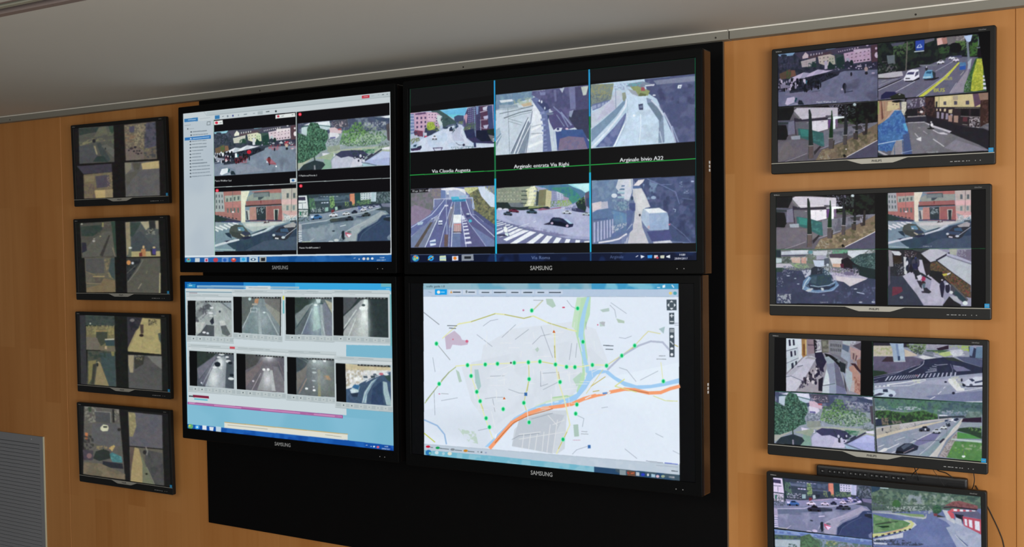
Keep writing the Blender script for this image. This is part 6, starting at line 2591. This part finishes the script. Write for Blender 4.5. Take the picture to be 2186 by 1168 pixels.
DOTS = [(553,183),(745,174),(155,322),(767,314),(983,330),(929,372),(285,412),(359,409),(410,406),(480,402),(539,400),(587,397),(652,409),(698,419),(733,420),(806,411),(865,414),(300,457),(167,490),(542,470),(671,482),(1102,479),(324,523),(338,562),(520,569),(434,595),(741,576),(736,614),(363,633),(377,670),(542,650),(683,721)]
for x_, y_ in DOTS: UI4B += 'e 84f0bc %d %d 8.6 10\ne 10b868 %d %d 5.6 7\n' % (x_, y_, x_, y_)

def A_(q): return np.array(q, float)
def place(cv, key, dst=None, **k):
    o, sq, txt = V[key][:3] if False else ((V[key][0]), V[key][1], V[key][2])
    cv.run(txt, aff(*o), sq, dst, **k)
def big_picture(i):
    Q = [[(388, 243), (833, 194.4), (835, 559.5), (392.3, 559.5)], [(870, 189), (1485.4, 122.3), (1485.4, 555.5), (874.5, 562.2)],
         [(391, 602), (835.8, 605.7), (838.7, 963.2), (398.7, 915)], [(873, 605), (1482, 605.3), (1482.5, 1031), (878.5, 969.5)]][i]
    cv = Canvas(Q, *((720, 440) if i in (0, 2) else (860, 500)))
    if i == 0:
        b = aff(370, 180, 2.78); cv.run(UI1, b, seed=1)
        for k in ('square', 'trees', 'junction'): place(cv, k, seed=10)
        place(cv, 'corner', seed=10, sat=.62)
        place(cv, 'motion', seed=5, grain=0)
        cv.run(UI1B, b)
    elif i == 1:
        b = aff(850, 80, 2.246); cv.run(UI2, b)
        for k in ('avenue', 'ramp', 'bend', 'motorway', 'crossing', 'van'): place(cv, k, seed=20)
        cv.run(UI2B, b)
    elif i == 2:
        b = aff(370, 570, 2.716); cv.run(UI3, b, seed=3)
        W = [('a', [(397.4, 642.6), (491.5, 643.4), (492.7, 721.1), (398.2, 716.9)], .178, 1), ('b', [(495.1, 634.2), (597.6, 634.8), (597, 718), (496.5, 710.9)], .175, .985),
             ('c', [(607.2, 635), (707.6, 636), (708, 718.6), (608.1, 714.9)], .195, 1), ('d', [(709.5, 635), (826.6, 636.3), (827.2, 722.3), (709.9, 717.3)], .18, 1),
             ('e', [(401.6, 749.8), (496.9, 755.2), (497.5, 831.3), (402.8, 824.1)], .17, 1), ('f', [(502.3, 755.8), (604.2, 762), (604.8, 839.7), (503.5, 831.9)], .185, 1),
             ('g', [(610.3, 763.1), (711.5, 767.6), (712.4, 849.8), (611.3, 842.1)], .19, 1), ('h', [(714.1, 776.6), (831.2, 781.7), (831.9, 867.8), (715.6, 858.2)], .178, 1)]
        order = 'abcdfgeh'
        for n, q, f0, f1 in sorted(W, key=lambda z: order.index(z[0])):
            cv.run(win(0, q, n, red=(n == 'e')), np.eye(3))
            a, bb, c, d = [A_(v) for v in q]
            cv.run(TP[n], np.eye(3), [0, 0, 100, 0, 100, 100, 0, 100], [a + (bb - a) * f0, a + (bb - a) * f1, d + (c - d) * f1, d + (c - d) * f0], seed=30, grain=.05, soft=9)
        cv.run(UI3B, b)
    else:
        b = aff(850, 570, 1.953); cv.run(UI4, b, seed=4); cv.run(UI4B, b); cv.run('#', np.eye(3), Q, Q, grain=.001, soft=2, sat=1, chroma=.008)
    return cv.done()

PW, PH = .565, .3364                        # small monitor, outer size
SX0, SX1, SZ0, SZ1 = .0170, .5515, .0138, .3046   # picture area from the outer top left corner
def small_picture(col_, i, quad):
    Hm = homo([(0, 0), (PW, 0), (PW, PH), (0, PH)], quad)
    P = np.array([(SX0, SZ0, 1), (SX1, SZ0, 1), (SX1, SZ1, 1), (SX0, SZ1, 1)]) @ Hm.T; P = P[:, :2] / P[:, 2:]
    if col_ == 'L':
        cv = Canvas(P, 250, 220, '171717'); o, t = LEFT[str(i)]; cv.run(t, aff(*o), seed=40 + i); cv.run('f 000000' if 0 else '#', np.eye(3), P, P, seed=40 + i, soft=12, sat=.8)
        return cv.done()
    cv = Canvas(P, 580, 320, '08080b'); g = (.86, .82, .90)
    tl, tr, br, bl = P; 
    if i == 0:
        place(cv, 'square', [tl, (1873.4, 93), (1873, 215.5), (1660.5, 229.5)], gain=(.80, .72, .84), seed=50); place(cv, 'buslane', seed=51)
        place(cv, 'yard', seed=52); place(cv, 'tarp', seed=53)
        cv.run('t b8bcc8 750 1135 34 -.03 1.0 Piazza Walther Sud', aff(1655, 90, 8.65))
        cv.run('l 3c4440 6 40 170 1838 36\nl 24302c 8 1838 36 2000 20', aff(1655, 212, 8.4627))
        cv.run('l 20282c 5 520 1130 2000 1000', aff(1868, 70, 8.056))
    elif i == 1:
        place(cv, 'yard', [(1656, 417), (1868.4, 412.4), (1868.4, 532.5), (1656.5, 534.5)], gain=(1.12, 1.12, 1.1), seed=54)
        place(cv, 'corner', [(1896.1, 411.8), (2074.7, 404.5), (2073, 531), (1896, 531.5)], gain=(1, .92, .98), seed=55, sat=.68)
        place(cv, 'fountain', seed=56); place(cv, 'market', seed=57)
        b = aff(1600, 370, 3.539)
        cv.run('l 1c5c34 3 200 580 950 577 1780 570\nl 154828 2 1042 150 1042 1000\nl 154828 2 196 160 200 990\nt a8b0b8 1310 558 10 0 1.1 Camera 12', b)
    elif i == 2:
        place(cv, 'stalls', seed=58); place(cv, 'underpass', seed=59)
        place(cv, 'trees', [(1653.7, 836.9), (1863.4, 848.2), (1867, 964.6), (1652.3, 947.1)], gain=(.96, .92, 1.0), seed=60); place(cv, 'highway', seed=61)
        cv.run('l 1f4c34 3 930 140 940 555\nl 1f5040 4 190 518 935 557 1760 605\nl 5c686c 8 930 560 952 975', aff(1600, 690, 3.539))
    else:
        place(cv, 'junctionr', [(1649.5, 1019.2), (1859.2, 1039.1), (1857.8, 1154.1), (1649.5, 1129)], gain=(1.04, .92, 1.08), seed=62)
        place(cv, 'roundabout', seed=63); place(cv, 'river', seed=64)
        cv.run('l 20343c 5 70 880 1610 1066', aff(1640, 1010, 7.391))
    return cv.done()

# ------------------------------------------------------------ the four big displays
SW, SH = .9587, .9587 * 9 / 16
BP = [(.5619, -.1604, .2895, -.0072, .0011, -.0145, 1.001, 1.0002), (1.5926, -.1624, .2902, .0069, -.0037, -.0204, .9986, 1.0079),
      (.5514, -.1579, -.3189, -.0023, -.001, -.0071, .9989, .9954), (1.5816, -.1593, -.3151, .0024, -.0064, -.021, .9984, .9996)]
BL_ = ['big black display at top left, four street views beside a white camera list',
       'big black display at top right, six road views divided by cyan lines',
       'big black display at bottom left, small tunnel camera windows on blue desktop',
       'big black display at bottom right, pale city map with green dots']
bx, bt, bb_ = .0205, .0235, .0365
for i, (px, py, pz, yw, rl, ti, sx, sz) in enumerate(BP):
    d = empty('display', (px, py, pz + ZO), (ti, rl, yw)); d.scale = (sx, 1, sz)
    tag(d, BL_[i], 'display', 'big displays on the black board')
    x0, x1, z0, z1 = -SW / 2, SW / 2, -SH / 2, SH / 2
    link('bezel', ring(bmesh.new(), x0 - bx, x1 + bx, z0 - bb_, z1 + bt, x0, x1, z0, z1, 0, .012, .0065), M['bez'], d)
    bm = box(bmesh.new(), x0 - bx + .0006, x1 + bx - .0006, .0125, .061, z0 - bb_ + .0006, z1 + bt - .0006, bev=.003)
    link('side_housing', bm, M['side'], d)
    link('back_cover', box(bmesh.new(), x0 + .05, x1 - .05, .0615, .118, z0 + .04, z1 - .04, bev=.012), M['bezb'], d)
    mt = link('wall_bracket', box(bmesh.new(), -.2, .2, .1185, .2 - (py + .16), -.14, .14, bev=.003), M['mount'], d)
    s = screen_mesh('screen', big_picture(i), x0 + .0004, x1 - .0004, z0 + .0004, z1 - .0004, .0055, M['lcd'], d)
    text_obj('logo', 'SAMSUNG', .0128, (-.002, -.0004, z0 - .0245), M['logo'], d, wf=.93, bold=.0003)
    bm = bmesh.new()
    for k in (0, 1): bmesh.ops.create_uvsphere(bm, u_segments=8, v_segments=6, radius=.0016, matrix=Matrix.Translation((x1 - .056 + k * .02, .0002, z0 - .022)))
    link('indicator', bm, M['mark'], d)
    bm = bmesh.new()
    for k in (-1, 0, 1):
        for j in (0, 1): box(bm, x1 + bx - .0007, x1 + bx - .0001, .044 + j * .0048, .0478 + j * .0048, -.021 + k * .0105, -.0135 + k * .0105)
    link('side_label', bm, M['white'], d)

# ------------------------------------------------------------ the eight small monitors
QL = [[(149.5, 267.5), (353.3, 248.6), (360.7, 433.5), (159, 441.7)], [(155.3, 468.4), (356.6, 459.8), (363.2, 643), (163.1, 640.1)],
      [(160, 665.8), (359.5, 671.7), (364.5, 852), (165.5, 835.3)], [(163.2, 859.3), (363.1, 877.4), (369, 1056.5), (169.6, 1027.5)]]
QR = [[(1645.9, 106), (2129.3, 50.6), (2121, 350.6), (1646.6, 373.7)], [(1642.4, 411), (2119, 391.2), (2112.9, 682.8), (1643.2, 674.6)],
      [(1641, 710.6), (2112, 725.9), (2106.6, 1013), (1638.1, 970.9)], [(1635.7, 1006.1), (2105.9, 1049.8), (2100.1, 1339.6), (1633.3, 1267.5)]]
PP = {'L': [(-.4654, .0001, .4157, .0136, .0041, .0281, 1.0007, .9989), (-.4698, .0009, .0312, .0076, -.005, .0137, 1.0005, .9969),
            (-.4781, .0022, -.3529, .0045, -.0026, .0044, 1.0001, .9933), (-.4815, .0023, -.731, .0074, -.0048, .0097, 1.0001, .993)],
      'R': [(2.5095, -.0058, .4201, -.0262, .0017, -.0291, 1.0054, 1.0114), (2.4993, -.0001, .0345, -.0066, -.0023, -.0397, .9981, 1.0021),
            (2.4912, .0028, -.351, .0067, .0027, -.0464, .9953, .9964), (2.4873, 0, -.7321, .0008, -.0067, .0001, 1, 1)]}
PLB = {'L': ['small dim monitor in the left column, topmost of four, below the white trim', 'small dim monitor in the left column, second from top, showing long roads',
             'small dim monitor in the left column, third from top, pale road upper right', 'small dim monitor in the left column, lowest, nearest the grey grille'],
       'R': ['small bright monitor in the right column, topmost, showing blue tarpaulin and bus lane', 'small bright monitor in the right column, second from top, showing fountain and market',
             'small bright monitor in the right column, third from top, showing market roofs and highway', 'small bright monitor in the right column, lowest, cut off, showing a roundabout']}
for cc in 'LR':
    for i, (px, py, pz, yw, rl, ti, sx, sz) in enumerate(PP[cc]):
        d = empty('monitor', (px, py, pz + ZO), (ti, rl, yw)); d.scale = (sx, 1, sz)
        tag(d, PLB[cc][i], 'monitor', 'small monitors in the %s column' % ('left' if cc == 'L' else 'right'))
        X = lambda a: a - PW / 2
        Z = lambda a: PH / 2 - a
        x0, x1, z0, z1 = X(0), X(PW), Z(PH), Z(0)
        link('bezel', ring(bmesh.new(), x0, x1, z0, z1, X(SX0), X(SX1), Z(SZ1), Z(SZ0), 0, .016, .0035, r=.005, lip=.0008), M['phb'], d)
        bm = box(bmesh.new(), x0 + .02, x1 - .02, .0165, .031, z0 + .02, z1 - .02, bev=.006)
        link('back_cover', bm, M['bezb'], d)
        link('wall_bracket', box(bmesh.new(), -.05, .05, .0315, .0535 - py, -.035, .035), M['mount'], d)
        screen_mesh('screen', small_picture(cc, i, (QL if cc == 'L' else QR)[i]), X(SX0) + .0003, X(SX1) - .0003, Z(SZ1) + .0003, Z(SZ0) - .0003, .0028, M['lcd'], d)
        bm = box(bmesh.new(), x0 + .0015, x1 - .0015, -.0012, .0002, Z(.3090), Z(.3072))
        v = [bm.verts.new((X(a), yy, Z(b))) for yy in (-.0016, -.0001) for a, b in ((.205, .3088), (.213, .3112), (.234, .3180), (.243, .3204), (.322, .3204), (.331, .3180), (.352, .3112), (.360, .3088))]
        bm.faces.new(v[:8]); bm.faces.new(v[8:][::-1])
        for k in range(8): bm.faces.new((v[k], v[(k + 1) % 8], v[8 + (k + 1) % 8], v[8 + k]))
        bmesh.ops.recalc_face_normals(bm, faces=bm.faces)
        st = link('badge_strip', bm, M['silver'], d); st['label'] = 'silver strip with a central tapered badge'
        text_obj('logo', 'PHILIPS', .0056, (X(.2822), -.0019, Z(.3168)), M['phtxt'], st, wf=1.05, bold=.0002)
        text_obj('model_print', 'Brilliance', .0032, (X(.0125), -.0003, Z(.0098)), M['mark'], d, center=False, bold=.0001)
        text_obj('model_print', 'UltraClear', .0032, (X(.526), -.0003, Z(.0095)), M['mark'], d, center=False, wf=.95)
        bm = bmesh.new()
        for a, wd in ((.461, .006), (.471, .007), (.4795, .005), (.489, .005), (.4985, .003), (.504, .003), (.519, .002), (.5300, .0025)): box(bm, X(a), X(a + wd), -.0004, .0001, Z(.3262), Z(.3244))
        link('button_marks', bm, M['mark'], d)
        s = link('energy_sticker', box(bmesh.new(), X(.5500), X(.5612), -.0007, -.0001, Z(.3066), Z(.2962)), M['cyan'], d); s['label'] = 'small cyan square sticker'
        link('sticker_print', box(bmesh.new(), X(.552), X(.5592), -.0009, -.00072, Z(.3018), Z(.3006)), M['mark'], s)

# ------------------------------------------------------------ keyboard standing behind the lowest right monitor
kx, kz = 2.5247, -.6150
kbd = empty('keyboard', (kx, .0360, kz + ZO))
tag(kbd, 'black keyboard standing on edge behind the lowest monitor of the right column', 'keyboard')
link('case', B(-.1935, .1935, 0, .0178, -.072, .0725, bev=.006), M['kb'], kbd)
groups = [(-.180, 1), (-.160, 4), (-.104, 4), (-.049, 4), (.007, 3)]
kk = 0
for r_i in range(6):
    z = .053 - r_i * .0205 - (.004 if r_i else 0)
    for gx, n in groups:
        for j in range(n):
            if r_i and gx == -.180: x = gx
            else: x = gx + j * .0125
            k = link('key', box(bmesh.new(), x, x + .0112, -.0032, .0005, z, z + (.010 if r_i == 0 else .016), bev=.0012, seg=1), M['key'], kbd)
            if r_i == 0:
                q = text_obj('key_legend', ('Esc' if kk == 0 else 'F%d' % kk if kk < 13 else ('Prt', 'Scr', 'Pau')[kk - 13]), .0030, (x + .0052, -.0034, z + .004), M['mark'], k, wf=.8, bold=.00012); kk += 1
link('side_rail', B(.145, .187, -.001, .0004, .046, .058, bev=.0003, seg=1), M['key'], kbd)

# ------------------------------------------------------------ cables
def zz(p): return [(a, b, c + ZO) for a, b, c in p]
for pts, r, lb in (([(2.606, .030, -.500), (2.6023, .020, -.5225), (2.5951, .018, -.5314), (2.5872, .020, -.5405), (2.584, .020, -.552)], .0012, 'short black cable crossing another below the third right monitor, leaning left'),
                   ([(2.586, .034, -.500), (2.592, .024, -.5245), (2.596, .022, -.5339), (2.600, .022, -.5453), (2.601, .025, -.556)], .0012, 'short black cable crossing another below the third right monitor, leaning right'),
                   ([(2.632, .022, -.500), (2.640, .012, -.5216), (2.6515, .012, -.5382), (2.6606, .012, -.5525), (2.6673, .013, -.5615)], .0006, 'thin black wire hanging in front of the upright keyboard'),
                   ([(2.640, .030, -.505), (2.648, .022, -.5232), (2.6683, .020, -.5284), (2.6774, .019, -.533), (2.6849, .021, -.5387), (2.690, .028, -.5415)], .0014, 'black cable curving right over the top edge of the keyboard'),
                   ([(2.728, .040, -.500), (2.7325, .040, -.5274), (2.7342, .040, -.5433), (2.7321, .040, -.5579), (2.727, .041, -.5735), (2.722, .042, -.60)], .0012, 'black cable hanging between the two lowest right monitors at their right end'),
                   ([(2.735, .050, -.560), (2.7589, .0525, -.6035), (2.7736, .0532, -.6338), (2.7911, .0532, -.6731), (2.8013, .0532, -.7087), (2.812, .0532, -.80), (2.814, .0532, -1.1), (2.810, .0532, -1.55)], .0013, 'long black cable running down the wood wall at the far right')):
    tag(tube('cable', zz(pts), r, M['cable']), lb, 'cable', 'cables around the lowest right monitors')
